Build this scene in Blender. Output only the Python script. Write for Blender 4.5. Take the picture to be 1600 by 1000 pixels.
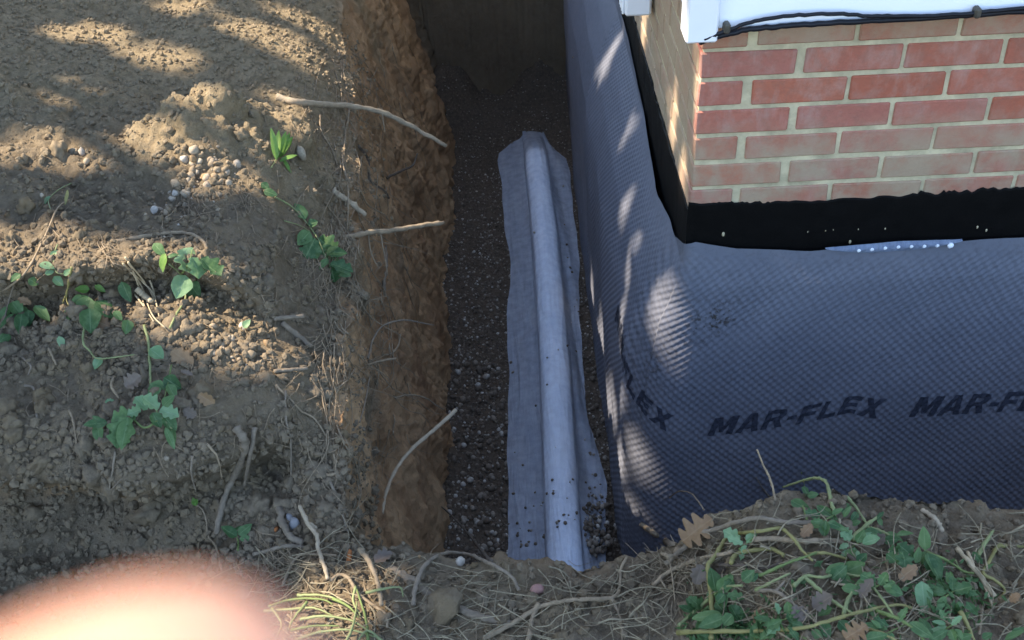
import bpy, bmesh, math, random
import numpy as np
from mathutils import Vector, Matrix
from mathutils.bvhtree import BVHTree

C = bpy.context.scene
for o in list(bpy.data.objects):
    bpy.data.objects.remove(o)
COL = C.collection
RND = random.Random(7)
NR = np.random.default_rng(11)

# ------------------------------------------------------------------ camera
CF, CP, CR, CYW = 1635.2, 0.67776, -0.0538, -0.01102
CPOS = np.array([-0.4106, -2.0642, 0.9583])
FW = np.array([math.sin(CYW)*math.cos(CP), math.cos(CYW)*math.cos(CP), -math.sin(CP)])
_r = np.array([math.cos(CYW), -math.sin(CYW), 0.0]); _u = np.cross(_r, FW)
RT = math.cos(CR)*_r + math.sin(CR)*_u
UP = -math.sin(CR)*_r + math.cos(CR)*_u
cd = bpy.data.cameras.new('camera'); cam = bpy.data.objects.new('camera', cd); COL.objects.link(cam)
M = Matrix.Identity(4)
for i in range(3):
    M[i][0], M[i][1], M[i][2], M[i][3] = RT[i], UP[i], -FW[i], CPOS[i]
cam.matrix_world = M
cd.sensor_width = 4.6; cd.lens = CF/1600*4.6; cd.clip_start = 0.005; cd.clip_end = 300
cd.dof.use_dof = True; cd.dof.focus_distance = 2.5; cd.dof.aperture_fstop = 1.7
C.camera = cam

# ------------------------------------------------------------------ world, sun, exposure
SUN = np.array([-0.80, 0.09, 1.0]); SUN = SUN/np.linalg.norm(SUN)
w = bpy.data.worlds.new('World'); C.world = w; w.use_nodes = True
nt = w.node_tree; bg = nt.nodes['Background']
sk = nt.nodes.new('ShaderNodeTexSky'); sk.sky_type = 'NISHITA'; sk.sun_disc = False
sk.sun_elevation = math.asin(SUN[2]); sk.sun_rotation = math.atan2(SUN[0], SUN[1])
nt.links.new(sk.outputs[0], bg.inputs[0]); bg.inputs[1].default_value = 0.15
sd = bpy.data.lights.new('sun', 'SUN'); sd.energy = 3.6; sd.angle = math.radians(0.5); sd.color = (1, .86, .70)
so = bpy.data.objects.new('sun', sd); COL.objects.link(so)
so.rotation_euler = Vector(SUN).to_track_quat('Z', 'Y').to_euler(); so.location = (-6, 2, 9)
C.view_settings.view_transform = 'Standard'; C.view_settings.look = 'None'
C.view_settings.exposure = 2.0; C.view_settings.gamma = 1

# ------------------------------------------------------------------ helpers
def ray(px, py):
    d = FW*CF + RT*(px-800) - UP*(py-500)
    return d/np.linalg.norm(d)

def tag(o, label=None, cat=None, group=None, kind=None):
    if label: o['label'] = label
    if cat: o['category'] = cat
    if group: o['group'] = group
    if kind: o['kind'] = kind
    return o

def empty(name, loc=(0, 0, 0), **k):
    o = bpy.data.objects.new(name, None); COL.objects.link(o); o.location = loc; o.empty_display_size = .05
    return tag(o, **k)

def link(name, me, mat=None, parent=None, **k):
    o = bpy.data.objects.new(name, me); COL.objects.link(o)
    if mat and not me.materials: me.materials.append(mat)
    if parent is not None:
        o.parent = parent
        pw = parent.location.copy()
        if parent.parent: pw += parent.parent.location
        o.location = -pw
    return tag(o, **k)

def mesh_np(name, V, F, smooth=True):
    """V (n,3), F (m,k) arrays"""
    V = np.ascontiguousarray(V, dtype=np.float32); F = np.ascontiguousarray(F, dtype=np.int32)
    me = bpy.data.meshes.new(name); k = F.shape[1]
    me.vertices.add(len(V)); me.vertices.foreach_set('co', V.ravel())
    me.loops.add(F.size); me.loops.foreach_set('vertex_index', F.ravel())
    me.polygons.add(len(F)); me.polygons.foreach_set('loop_start', np.arange(0, F.size, k, dtype=np.int32))
    try: me.polygons.foreach_set('loop_total', np.full(len(F), k, dtype=np.int32))
    except Exception: pass
    me.update(calc_edges=True); me.validate()
    if smooth: me.polygons.foreach_set('use_smooth', np.ones(len(me.polygons), dtype=bool))
    return me

def fattr(me, name, a):
    at = me.attributes.new(name, 'FLOAT', 'POINT'); at.data.foreach_set('value', np.ascontiguousarray(a, dtype=np.float32).ravel())

def grid_faces(nr, nc):
    i = np.arange(nr-1)[:, None]*nc + np.arange(nc-1)[None, :]
    return np.stack([i, i+1, i+nc+1, i+nc], -1).reshape(-1, 4)

def box_bm(bm, x0, x1, y0, y1, z0, z1):
    r = bmesh.ops.create_cube(bm, size=1)
    for v in r['verts']:
        v.co = Vector(((x0+x1)/2+v.co.x*(x1-x0), (y0+y1)/2+v.co.y*(y1-y0), (z0+z1)/2+v.co.z*(z1-z0)))
    return r['verts']

def bm_mesh(name, bm, smooth=False, bevel=0):
    if bevel: bmesh.ops.bevel(bm, geom=bm.edges[:], offset=bevel, segments=1, affect='EDGES')
    me = bpy.data.meshes.new(name); bm.to_mesh(me); bm.free()
    if smooth:
        for p in me.polygons: p.use_smooth = True
    return me

def sst(a, b, x):
    t = np.clip((x-a)/(b-a), 0, 1); return t*t*(3-2*t)

# numpy noise
def _h(ix, iy, iz, s):
    h = (ix.astype(np.int64)*374761393 + iy.astype(np.int64)*668265263 + iz.astype(np.int64)*2147483647 + s*1274126177) & 0xffffffff
    h = ((h ^ (h >> 13))*1274126177) & 0xffffffff
    h = ((h ^ (h >> 16))*2246822519) & 0xffffffff
    return ((h ^ (h >> 15)) & 0xffffff).astype(np.float32)/16777215.0

def vn(x, y, z, s=0):
    fx, fy, fz = np.floor(x), np.floor(y), np.floor(z)
    tx, ty, tz = x-fx, y-fy, z-fz
    tx = tx*tx*(3-2*tx); ty = ty*ty*(3-2*ty); tz = tz*tz*(3-2*tz)
    r = 0
    for a in (0, 1):
        for b in (0, 1):
            for c in (0, 1):
                r = r + _h(fx+a, fy+b, fz+c, s)*(tx if a else 1-tx)*(ty if b else 1-ty)*(tz if c else 1-tz)
    return r*2-1

def fbm(x, y, z, o=4, s=0, g=.5):
    r = 0; a = 1; f = 1; n = 0
    for i in range(o):
        r = r + a*vn(x*f+i*17.3, y*f-i*9.1, z*f+i*3.7, s+i); n += a; a *= g; f *= 2.03
    return r/n

def worley(x, y, z, s=0):
    fx, fy, fz = np.floor(x), np.floor(y), np.floor(z); best = np.full(x.shape, 9.0, dtype=np.float32)
    for a in (-1, 0, 1):
        for b in (-1, 0, 1):
            for c in (-1, 0, 1):
                qx, qy, qz = fx+a, fy+b, fz+c
                d = (qx+_h(qx, qy, qz, s)-x)**2 + (qy+_h(qx, qy, qz, s+1)-y)**2 + (qz+_h(qx, qy, qz, s+2)-z)**2
                best = np.minimum(best, d)
    return np.sqrt(best)

# ------------------------------------------------------------------ materials
def mat(name, rough=.8, col=(.5, .5, .5), spec=.3):
    m = bpy.data.materials.new(name); m.use_nodes = True
    b = m.node_tree.nodes['Principled BSDF']
    b.inputs['Base Color'].default_value = (*col, 1); b.inputs['Roughness'].default_value = rough
    b.inputs['Specular IOR Level'].default_value = spec
    return m, m.node_tree, b

def N(t, typ, **k):
    n = t.nodes.new(typ)
    for a, v in k.items(): setattr(n, a, v)
    return n

def noise(t, scale, detail=6, rough=.6, coord=None, dist=0):
    n = N(t, 'ShaderNodeTexNoise'); n.inputs['Scale'].default_value = scale
    n.inputs['Detail'].default_value = detail; n.inputs['Roughness'].default_value = rough; n.inputs['Distortion'].default_value = dist
    if coord is None:
        g = N(t, 'ShaderNodeNewGeometry'); coord = g.outputs['Position']
    t.links.new(coord, n.inputs['Vector']); return n.outputs['Fac']

def ramp(t, fac, stops):
    r = N(t, 'ShaderNodeValToRGB'); e = r.color_ramp.elements
    while len(e) < len(stops): e.new(.5)
    for i, (p, c) in enumerate(stops):
        e[i].position = p; e[i].color = (*c, 1) if len(c) == 3 else c
    t.links.new(fac, r.inputs[0]); return r.outputs[0]

def mix(t, fac, a, b, blend='MIX'):
    m = N(t, 'ShaderNodeMix', data_type='RGBA', blend_type=blend)
    for s, v in ((m.inputs[0], fac), (m.inputs[6], a), (m.inputs[7], b)):
        if hasattr(v, 'type') and hasattr(v, 'is_linked'): t.links.new(v, s)
        elif isinstance(v, (int, float)): s.default_value = v
        else: s.default_value = (*v, 1)
    return m.outputs[2]

def math_(t, op, a, b=0.0):
    m = N(t, 'ShaderNodeMath', operation=op)
    for s, v in ((m.inputs[0], a), (m.inputs[1], b)):
        if isinstance(v, (int, float)): s.default_value = v
        else: t.links.new(v, s)
    return m.outputs[0]

def mapr(t, v, a, b, c=0, d=1):
    m = N(t, 'ShaderNodeMapRange'); t.links.new(v, m.inputs[0])
    for i, x in enumerate((a, b, c, d)): m.inputs[i+1].default_value = x
    return m.outputs[0]

def attr(t, name):
    a = N(t, 'ShaderNodeAttribute'); a.attribute_name = name; return a.outputs['Fac']

def bump(t, b, h, strength=.5, dist=.01):
    n = N(t, 'ShaderNodeBump'); n.inputs['Strength'].default_value = strength; n.inputs['Distance'].default_value = dist
    t.links.new(h, n.inputs['Height']); t.links.new(n.outputs[0], b.inputs['Normal'])

def stretch(t, sx, sy, sz, rx=0):
    g = N(t, 'ShaderNodeNewGeometry'); m = N(t, 'ShaderNodeMapping')
    m.inputs['Scale'].default_value = (sx, sy, sz); m.inputs['Rotation'].default_value = (rx, 0, 0)
    t.links.new(g.outputs['Position'], m.inputs[0]); return m.outputs[0]

MT = {}
def soil_material():
    m, t, b = mat('soil', .95, spec=.12)
    n1 = noise(t, 5, 8, .65); n2 = noise(t, 38, 8, .7); n3 = noise(t, 260, 4, .7)
    top = ramp(t, n1, [(.30, (.10, .077, .051)), (.5, (.185, .142, .090)), (.68, (.29, .22, .132))])
    top = mix(t, mapr(t, n2, .35, .7), top, (.26, .207, .14))
    dry = ramp(t, n2, [(.3, (.21, .165, .10)), (.55, (.34, .265, .16)), (.75, (.45, .35, .215))])
    c1 = noise(t, 3.2, 8, .62, stretch(t, 1, 1.3, .9, .15)); c2 = noise(t, 14, 6, .65, stretch(t, 1, 1.2, .7, .1))
    clay = ramp(t, c1, [(.30, (.35, .205, .11)), (.45, (.46, .285, .15)), (.57, (.55, .355, .19)), (.72, (.60, .42, .24))])
    clay = mix(t, mapr(t, c2, .50, .74, 0, .45), clay, (.17, .11, .065))
    clay = mix(t, mapr(t, noise(t, 60, 4, .6), .58, .75, 0, .6), clay, (.20, .155, .095))
    col = mix(t, attr(t, 'dry'), top, dry)
    col = mix(t, attr(t, 'clay'), col, clay)
    col = mix(t, math_(t, 'MULTIPLY', attr(t, 'end_shade'), .38), col, (.095, .074, .050))  # deep shade at the far trench end, put into the soil colour
    col = mix(t, mapr(t, n3, .3, .75, .0, .5), col, mix(t, .5, col, (.02, .016, .011)))
    t.links.new(col, b.inputs['Base Color'])
    h = math_(t, 'ADD', math_(t, 'MULTIPLY', n2, 1.0), math_(t, 'MULTIPLY', n3, .45))
    bump(t, b, h, .9, .016)
    return m
MT['soil'] = soil_material()

def clod_material():
    m, t, b = mat('soil_clod', .95, spec=.12)
    oi = N(t, 'ShaderNodeObjectInfo').outputs['Random']
    n2 = noise(t, 60, 6, .7); n1 = noise(t, 6, 4, .6)
    c = ramp(t, n2, [(.3, (.10, .078, .053)), (.55, (.185, .145, .096)), (.75, (.26, .20, .13))])
    c = mix(t, mapr(t, n1, .45, .65), c, (.16, .115, .062))
    sx = N(t, 'ShaderNodeSeparateXYZ'); g = N(t, 'ShaderNodeNewGeometry'); t.links.new(g.outputs['Position'], sx.inputs[0])
    c = mix(t, mapr(t, sx.outputs[1], -.1, .6, 0, .75), c, mix(t, n2, (.24, .185, .115), (.38, .295, .18)))   # dried out away from the cut
    t.links.new(mix(t, mapr(t, oi, 0, 1, 0, .45), c, (.21, .17, .115)), b.inputs['Base Color'])
    bump(t, b, noise(t, 220, 4, .7), .6, .006); return m
MT['clod'] = clod_material()

def pebble_material(name, stops, rough=.6):
    m, t, b = mat(name, rough, spec=.4)
    g = N(t, 'ShaderNodeNewGeometry').outputs['Random Per Island']
    oi = N(t, 'ShaderNodeObjectInfo').outputs['Random']
    f = math_(t, 'FRACT', math_(t, 'ADD', g, oi))
    c = ramp(t, f, stops)
    c = mix(t, mapr(t, noise(t, 150, 4, .6), .4, .7, 0, .5), c, (.10, .08, .055))
    t.links.new(c, b.inputs['Base Color']); bump(t, b, noise(t, 400, 3), .2, .002); return m
MT['gravel'] = pebble_material('gravel', [(0, (.09, .068, .048)), (.5, (.15, .115, .082)), (.74, (.21, .165, .12)), (.87, (.36, .31, .24)), (1, (.58, .54, .47))], .7)
MT['pebble'] = pebble_material('pale_pebble', [(0, (.20, .15, .09)), (.3, (.32, .25, .165)), (.6, (.39, .33, .24)), (.8, (.27, .17, .08)), (1, (.47, .43, .36))], .8)
def gravel_bed():
    m, t, b = mat('gravel_bed', .95, spec=.1)
    c = ramp(t, noise(t, 70, 5, .7), [(.3, (.055, .041, .029)), (.6, (.115, .087, .062)), (.8, (.21, .17, .13))])
    t.links.new(c, b.inputs['Base Color']); bump(t, b, noise(t, 120, 4), .8, .01); return m
MT['bed'] = gravel_bed()

def brick_material(name, smear):
    m, t, b = mat(name, .85, spec=.2)
    oi = N(t, 'ShaderNodeObjectInfo').outputs['Random']
    base = ramp(t, oi, [(0, (.40, .120, .070)), (.35, (.44, .150, .100)), (.7, (.42, .155, .118)), (1, (.46, .140, .078))])
    n = noise(t, 14, 6, .65); n2 = noise(t, 90, 5, .7)
    base = mix(t, mapr(t, n, .48, .72, 0, .55), base, (.47, .31, .26))
    base = mix(t, mapr(t, n2, .40, .75, 0, .40), base, (.22, .085, .06))
    base = mix(t, mapr(t, noise(t, 24, 7, .75, stretch(t, 1, 1, .6), .6), .50, .70, 0, .5), base, (.26, .135, .10))
    base = mix(t, mapr(t, noise(t, 5, 6, .7, stretch(t, 1.3, 1, .5)), .52, .72, 0, .6), base, (.50, .38, .32))
    sx = N(t, 'ShaderNodeSeparateXYZ'); g = N(t, 'ShaderNodeNewGeometry'); t.links.new(g.outputs['Position'], sx.inputs[0])
    low = mapr(t, sx.outputs[2], -.16, -.26, .08, .88)
    if smear: sm = math_(t, 'ADD', mapr(t, noise(t, 9, 6, .7), .30, .55, .62, .97), 0)
    else:
        # mortar film wiped over the lower courses and the topmost one
        hi = mapr(t, sx.outputs[2], .0, .012, 0, .75)
        sm = math_(t, 'MULTIPLY', math_(t, 'MAXIMUM', low, hi), mapr(t, noise(t, 7, 7, .68), .36, .56, .25, 1))
    t.links.new(mix(t, sm, base, mix(t, n2, (.33, .245, .155), (.44, .355, .245))), b.inputs['Base Color'])
    bump(t, b, noise(t, 160, 5, .7), .5, .004); return m
MT['brick'] = brick_material('red_brick', False); MT['brick_smeared'] = brick_material('smeared_brick', True)

def simple(name, col, rough, var=.3, scale=30, bmp=.3, spec=.3, dist=.004, col2=None):
    m, t, b = mat(name, rough, col, spec)
    c2 = col2 or tuple(c*(1-var) for c in col)
    t.links.new(ramp(t, noise(t, scale, 6, .65), [(.32, c2), (.66, col)]), b.inputs['Base Color'])
    if bmp: bump(t, b, noise(t, scale*5, 4, .7), bmp, dist)
    return m
MT['mortar'] = simple('mortar', (.64, .555, .355), .95, .45, 16, .6)
MT['vinyl'] = simple('white_vinyl', (.90, .91, .92), .4, .06, 6, .05)
MT['cable'] = simple('black_cable', (.012, .013, .018), .45, .4, 20, 0)
MT['metal'] = simple('clip_metal', (.10, .09, .07), .5, .5, 60, .2)
MT['tar'] = simple('bituminous_tar', (.004, .0035, .0032), .65, .5, 25, .5, .12)
MT['roofing'] = simple('roofing', (.06, .055, .05), .9, .4, 8, .4)
MT['pipe'] = simple('pipe_plastic', (.88, .93, .98), .45, .08, 20, .1)

def membrane_material():
    m, t, b = mat('dimple_membrane', .55, spec=.22)
    n = noise(t, 4, 5, .6); n2 = noise(t, 45, 5, .7)
    c = ramp(t, n, [(.3, (.128, .137, .166)), (.7, (.165, .173, .202))])
    c = mix(t, mapr(t, n2, .62, .72, 0, .4), c, (.17, .16, .15))
    c = mix(t, math_(t, 'MULTIPLY', attr(t, 'dirt'), mapr(t, noise(t, 75, 4, .7), .52, .60)), c, (.045, .038, .032))
    t.links.new(c, b.inputs['Base Color'])
    t.links.new(mapr(t, n2, .3, .7, .48, .68), b.inputs['Roughness'])
    bump(t, b, noise(t, 600, 3), .15, .002); return m
MT['membrane'] = membrane_material()
def ink_material():
    m, t, b = mat('black_ink', .6, spec=.3)
    t.links.new(ramp(t, noise(t, 120, 4, .7), [(.35, (.014, .017, .027)), (.68, (.058, .066, .092))]), b.inputs['Base Color']); return m
MT['ink'] = ink_material()

def sheer(name, col, dark, alpha, scale):
    m, t, b = mat(name, .85, col, .1)
    n = noise(t, scale, 6, .65, stretch(t, 2.5, .5, 1))
    t.links.new(ramp(t, n, [(.3, dark), (.7, col)]), b.inputs['Base Color'])
    tr = N(t, 'ShaderNodeBsdfTransparent'); mx = N(t, 'ShaderNodeMixShader')
    t.links.new(mapr(t, noise(t, scale*3, 4, .6), .35, .65, alpha-.05, alpha+.06), mx.inputs[0])
    t.links.new(tr.outputs[0], mx.inputs[1]); t.links.new(b.outputs[0], mx.inputs[2])
    t.links.new(mx.outputs[0], t.nodes['Material Output'].inputs['Surface'])
    w_ = noise(t, 1, 5, .6, stretch(t, 60, 5, 30), 1.2); w2_ = noise(t, 1, 3, .5, stretch(t, 18, 2.2, 10), 2.0)
    bump(t, b, math_(t, 'ADD', math_(t, 'MULTIPLY', noise(t, 300, 4), .15), math_(t, 'ADD', math_(t, 'MULTIPLY', w_, .5), math_(t, 'MULTIPLY', w2_, 1.2))), .95, .018); return m
MT['fabric'] = sheer('filter_fabric', (.76, .81, .90), (.60, .67, .79), .40, 10)
MT['strip'] = sheer('clear_strip', (.35, .42, .55), (.20, .25, .36), .75, 30)

def leaf_material(name, c0, c1, vein, trans=.35):
    m, t, b = mat(name, .55, spec=.35)
    oi = N(t, 'ShaderNodeObjectInfo').outputs['Random']
    c = mix(t, oi, c0, c1)
    c = mix(t, mapr(t, noise(t, 90, 5, .6), .45, .75, 0, .45), c, vein)
    uv = N(t, 'ShaderNodeAttribute'); uv.attribute_name = 'rib'
    c = mix(t, mapr(t, uv.outputs['Fac'], .0, .10, .55, 0), c, vein)
    t.links.new(c, b.inputs['Base Color'])
    tl = N(t, 'ShaderNodeBsdfTranslucent'); mx = N(t, 'ShaderNodeMixShader'); mx.inputs[0].default_value = trans
    t.links.new(c, tl.inputs[0]); t.links.new(b.outputs[0], mx.inputs[1]); t.links.new(tl.outputs[0], mx.inputs[2])
    t.links.new(mx.outputs[0], t.nodes['Material Output'].inputs['Surface'])
    bump(t, b, noise(t, 140, 3), .4, .003); return m
MT['leaf'] = leaf_material('green_leaf', (.045, .11, .038), (.125, .22, .075), (.25, .36, .17))
MT['leaf_bright'] = leaf_material('bright_leaf', (.13, .27, .045), (.19, .33, .075), (.30, .42, .15), .45)
MT['leaf_pale'] = leaf_material('pale_leaf', (.16, .29, .13), (.23, .36, .18), (.34, .46, .27))
MT['leaf_dead'] = leaf_material('dead_leaf', (.20, .115, .055), (.27, .17, .085), (.33, .23, .13), .2)
MT['leaf_grey'] = leaf_material('withered_leaf', (.11, .086, .066), (.17, .13, .095), (.2, .16, .12), .15)
MT['canopy'] = leaf_material('canopy_leaf', (.03, .07, .018), (.05, .10, .025), (.07, .13, .04), .12)
MT['root'] = simple('root_bark', (.34, .26, .165), .85, .45, 60, .5)
MT['root_grey'] = simple('grey_root', (.255, .205, .145), .9, .4, 60, .5)
MT['root_dark'] = simple('dark_root', (.13, .10, .072), .9, .4, 60, .5)
MT['root_pale'] = simple('pale_root', (.46, .37, .25), .8, .35, 60, .4)
MT['stem'] = simple('green_stem', (.16, .21, .065), .6, .3, 50, .2)
MT['stem_yellow'] = simple('yellow_stem', (.26, .235, .085), .6, .3, 50, .2)
MT['stem_pale'] = simple('pale_stem', (.25, .28, .12), .6, .3, 50, .2)
MT['straw'] = simple('straw', (.50, .40, .25), .8, .35, 60, .2)
MT['straw_dull'] = simple('dull_straw', (.36, .30, .19), .85, .5, 40, .2)
MT['bark'] = simple('bark', (.10, .08, .06), .95, .5, 12, .9, dist=.03)
MT['pink_stone'] = simple('pink_stone', (.33, .185, .155), .9, .25, 60, .5)
MT['orange_chip'] = simple('orange_chip', (.40, .15, .05), .9, .4, 80, .5)
MT['blue_stone'] = simple('grey_blue_stone', (.26, .255, .25), .7, .25, 60, .3)

# ------------------------------------------------------------------ ground with the L-shaped trench
G = -.42; FLOOR = -1.74
def spaced(*segs):
    out = []
    for a, b, s in segs:
        n = max(1, int(round((b-a)/s))); out.append(np.linspace(a, b, n, endpoint=False))
    out.append(np.array([segs[-1][1]])); return np.concatenate(out)
xs = spaced((-40, -6, 4), (-6, -2.6, .25), (-2.6, -1.75, .009), (-1.75, -1.2, .0052), (-1.2, -.9, .0043), (-.9, -.69, .0007), (-.69, -.60, .009), (-.60, .55, .0055), (.55, 1.6, .03), (1.6, 6, .2), (6, 40, 4))
ys = spaced((-40, -4, 4), (-4, -1.4, .13), (-1.4, -1.2, .02), (-1.2, -.76, .0042), (-.76, -.58, .0026), (-.58, 1.0, .0052), (1.0, 2.0, .009), (2.0, 2.9, .018), (2.9, 3.25, .012), (3.25, 6, .15), (6, 40, 4))
X, Y = np.meshgrid(xs, ys)
def edge_x(y): return np.interp(y, [-1, -.6, -.2, .3, 1.45, 3], [-.73, -.79, -.80, -.83, -.97, -1.03]) + .035*fbm(y*3.1, y*0, y*0, 3, 31) + .012*vn(y*14, y*0, y*0, 33)
# grid columns crowd together where the trench wall drops, following its crooked edge
xe_ = edge_x(Y) - .045
X = np.interp(X, [-1.2, -.9, -.69], [0, 1, 2])
X = np.where(X <= 0, np.meshgrid(xs, ys)[0], np.where(X < 1, -1.2+(xe_+1.2)*X, np.where(X < 2, xe_+(-.69-xe_)*(X-1), np.meshgrid(xs, ys)[0])))
X = X.astype(np.float32); Y = Y.astype(np.float32); Z0 = np.zeros_like(X)

def ground_h(X, Y):
    z = Z0[:X.shape[0], :X.shape[1]] if X.shape != Z0.shape else Z0
    up = G + .10*sst(-1.0, -2.3, X) + .055*fbm(X*1.6, Y*1.6, z, 3, 5) + .10*np.exp(-((X+1.12)**2/.06+(Y+.38)**2/.05)) - .05*np.exp(-((X+1.25)**2/.10+(Y-.55)**2/.06))
    up = up + .14*np.exp(-((X+1.15)**2/.035+(Y-.30)**2/.02))
    y2 = -.30 + .07*fbm(X*2.6, z, z, 3, 27) + .03*fbm(X*9, z, z, 2, 28)
    up = up + .11*sst(y2-.022, y2+.035, Y)*sst(-.86, -1.02, X)*(1-.5*sst(.2, 1.2, Y))
    shelf = np.interp(X, [-3, -2, -1.2, -.75, -.4, -.2, -.03, .12, .28, .42, 1, 4], [-.60, -.67, -.72, -.60, -.56, -.545, -.385, -.375, -.42, -.46, -.46, -.45])
    shelf = shelf + .02*fbm(X*4, Y*4, z, 3, 9) + .25*sst(-1.3, -3.0, Y)
    yst = -.665 - 0*X + .05*fbm(X*3, z, z, 3, 21) + .10*sst(-1.15, -.8, X)
    wd = .035 + .22*sst(-1.1, -.78, X)
    m = sst(yst-wd, yst+.6*wd+.01, Y)
    # undercut look: the rim of the step bulges slightly
    up = up + .02*np.exp(-((Y-yst-.05)/.05)**2)
    return shelf*(1-m) + up*m, m, yst

Hh, stepm, YST = ground_h(X, Y)
Xe = edge_x(Y)
Yn = np.interp(X, [-1.1, -.78, -.66, -.5, -.35, 0], [-.66, -.725, -.765, -.84, -.866, -.868]) + .022*fbm(X*5, Z0, Z0, 3, 41) + .012*vn(X*28, Z0, Z0, 42)
d1 = Xe-X; d2 = Yn-Y; d3 = Y-3.0-.03*fbm(X*4, Z0, Z0, 2, 44); d4 = X-4.6
wl = np.maximum(-.70-Xe, .06)+.01
u1, u2, u3, u4 = -d1/wl, -d2/.10, -d3/.10, -d4/.1
k = .04
def smin(a, b): 
    h = np.clip(.5+.5*(b-a)/k, 0, 1); return b*(1-h)+a*h-k*h*(1-h)
u = np.minimum(np.minimum(smin(u1, u2), u3), u4)
dout = np.maximum(np.maximum(d1, d2), np.maximum(d3, d4))
lip = .02 + stepm*(.115+.05*fbm(X*0, Y*3, Z0, 2, 46))
ztop = Hh - lip*np.exp(-(np.maximum(dout, 0)/.13)**1.4)
uu = np.clip(u, 0, 1)
prof = np.where(uu < .18, uu*.75, .135+(uu-.18)*(1-.135)/.82)
Z = ztop - (ztop-FLOOR)*prof
inwall = (u > 0.02) & (u < 1.2)
# normals of base surface
P3 = np.stack([X, Y, Z], -1); tu = np.gradient(P3, axis=1); tv_ = np.gradient(P3, axis=0); nn_ = np.cross(tu, tv_)
nn_ /= np.linalg.norm(nn_, axis=2)[..., None]+1e-12; NX, NY, NZ = nn_[..., 0], nn_[..., 1], nn_[..., 2]
fine = (X > -2.7) & (X < 1.7) & (Y > -1.5) & (Y < 3.3) & (u < 1.05)
fx, fy, fz = X[fine], Y[fine], Z[fine]
wallm = np.clip(sst(0.0, .25, u[fine]), 0, 1)*np.where(d2[fine] > -.12, .5, 1)
w1 = worley(fx*13, fy*13, fz*13, 3); w2 = worley(fx*34, fy*34, fz*34, 8)
w3 = worley(fx*85, fy*85, fz*85, 13)
near = 1-.6*sst(.25, .9, fy)
w0 = worley(fx*7+.3*w1, fy*7, fz*7, 23)
lum = .068*(.55-w0)*sst(-.2, .3, fbm(fx*3.3, fy*3.3, fz*3.3, 2, 67))*near + .046*(.55-w1)*sst(-.35, .25, fbm(fx*6, fy*6, fz*6, 2, 63)) + (.020*(.5-w2) + .0065*(.5-w3))*near
rough_mask = .55+.8*sst(-.2, .5, fbm(fx*3, fy*3, fz*3, 3, 61))
far_soft = 1-.45*sst(.15, .9, fy)*sst(-.75, -1.0, fx)
lum = lum*rough_mask*far_soft + .012*fbm(fx*9, fy*9, fz*9, 4, 70) + .004*fbm(fx*70, fy*70, fz*70, 2, 75)
flake = .038*fbm(fx*4, fy*5, fz*3.2, 5, 81) + .020*(.5-w1)*sst(-.1, .3, fbm(fx*3, fy*4, fz*3, 2, 83)) + .006*(.5-w2) + .014*fbm(fx*6, fy*16, fz*5, 3, 85) - .022*sst(.05, .4, fbm(fx*5, fy*9, fz*5, 4, 88)) + .014*fbm(fx*22, fy*24, fz*18, 4, 89) + .013*(.5-w2)*sst(-.1, .3, fbm(fx*4, fy*4, fz*4, 2, 91)) + .003*fbm(fx*80, fy*80, fz*60, 2, 92) + .004*(.5-w2)
disp = lum*(1-wallm) + flake*wallm
D = np.zeros_like(X); D[fine] = disp
far = ~fine & (u <= 0); D[far] = .03*fbm(X[far]*2, Y[far]*2, Z[far], 3, 90)
VX, VY, VZ = X+NX*D, Y+NY*D, Z+NZ*D
# the ledge overhangs: its rim leans forward and the soil under it is hollowed out
ledge = sst(-.80, -.98, X)*(X > -2.7)
VY = VY - ledge*.055*np.exp(-((stepm-.80)/.16)**2) + ledge*.05*np.exp(-((stepm-.30)/.18)**2)
y2_ = -.30 + .07*fbm(X*2.6, Z0, Z0, 3, 27) + .03*fbm(X*9, Z0, Z0, 2, 28)
VY = VY + sst(-.90, -1.04, X)*(X > -2.7)*(-.040*np.exp(-((Y-y2_-.030)/.018)**2) + .035*np.exp(-((Y-y2_+.012)/.016)**2))
hol = np.exp(-((X+.93)/.05)**2)*np.exp(-((stepm-.45)/.25)**2)
VY = VY + .07*hol; VZ = VZ - .03*hol
clay = sst(-.35, .25, np.clip(u, -1, 2) + .8*fbm(X*5, Y*5, Z*5, 4, 95))*sst(-.44, -.56, Z+.09*fbm(X*6, Y*6, Z*6, 3, 97))
clay = clay*np.where(d2 > -.10, .25, 1)
stepface = (1-np.abs(stepm*2-1))*sst(.1, .6, 1-NZ)*np.where(X < -.95, 1, 0)
clay = np.maximum(clay, .55*sst(.4, .9, stepface)*sst(-.1, .3, fbm(X*5, Y*5, Z*5, 2, 99)))
dry = np.clip(sst(-.1, .7, Y + .5*fbm(X*2, Y*2, Z0, 3, 101))*sst(-.78, -.95, X) + .35*sst(.0, .5, fbm(X*4, Y*4, Z0, 3, 103)), 0, 1)*np.where(u > .3, 0, 1)
gm = mesh_np('ground', np.stack([VX, VY, VZ], -1).reshape(-1, 3), grid_faces(len(ys), len(xs)))
end_shade = np.where((d3 > -.14) & (Z < -.5), 1, 0)*sst(-.45, -.75, Z)  # mask for the painted shade on the far end wall, stronger with depth
fattr(gm, 'clay', clay*(1-.8*end_shade)); fattr(gm, 'dry', dry); fattr(gm, 'end_shade', end_shade)
ground = link('ground', gm, MT['soil'], kind='structure')

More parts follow.
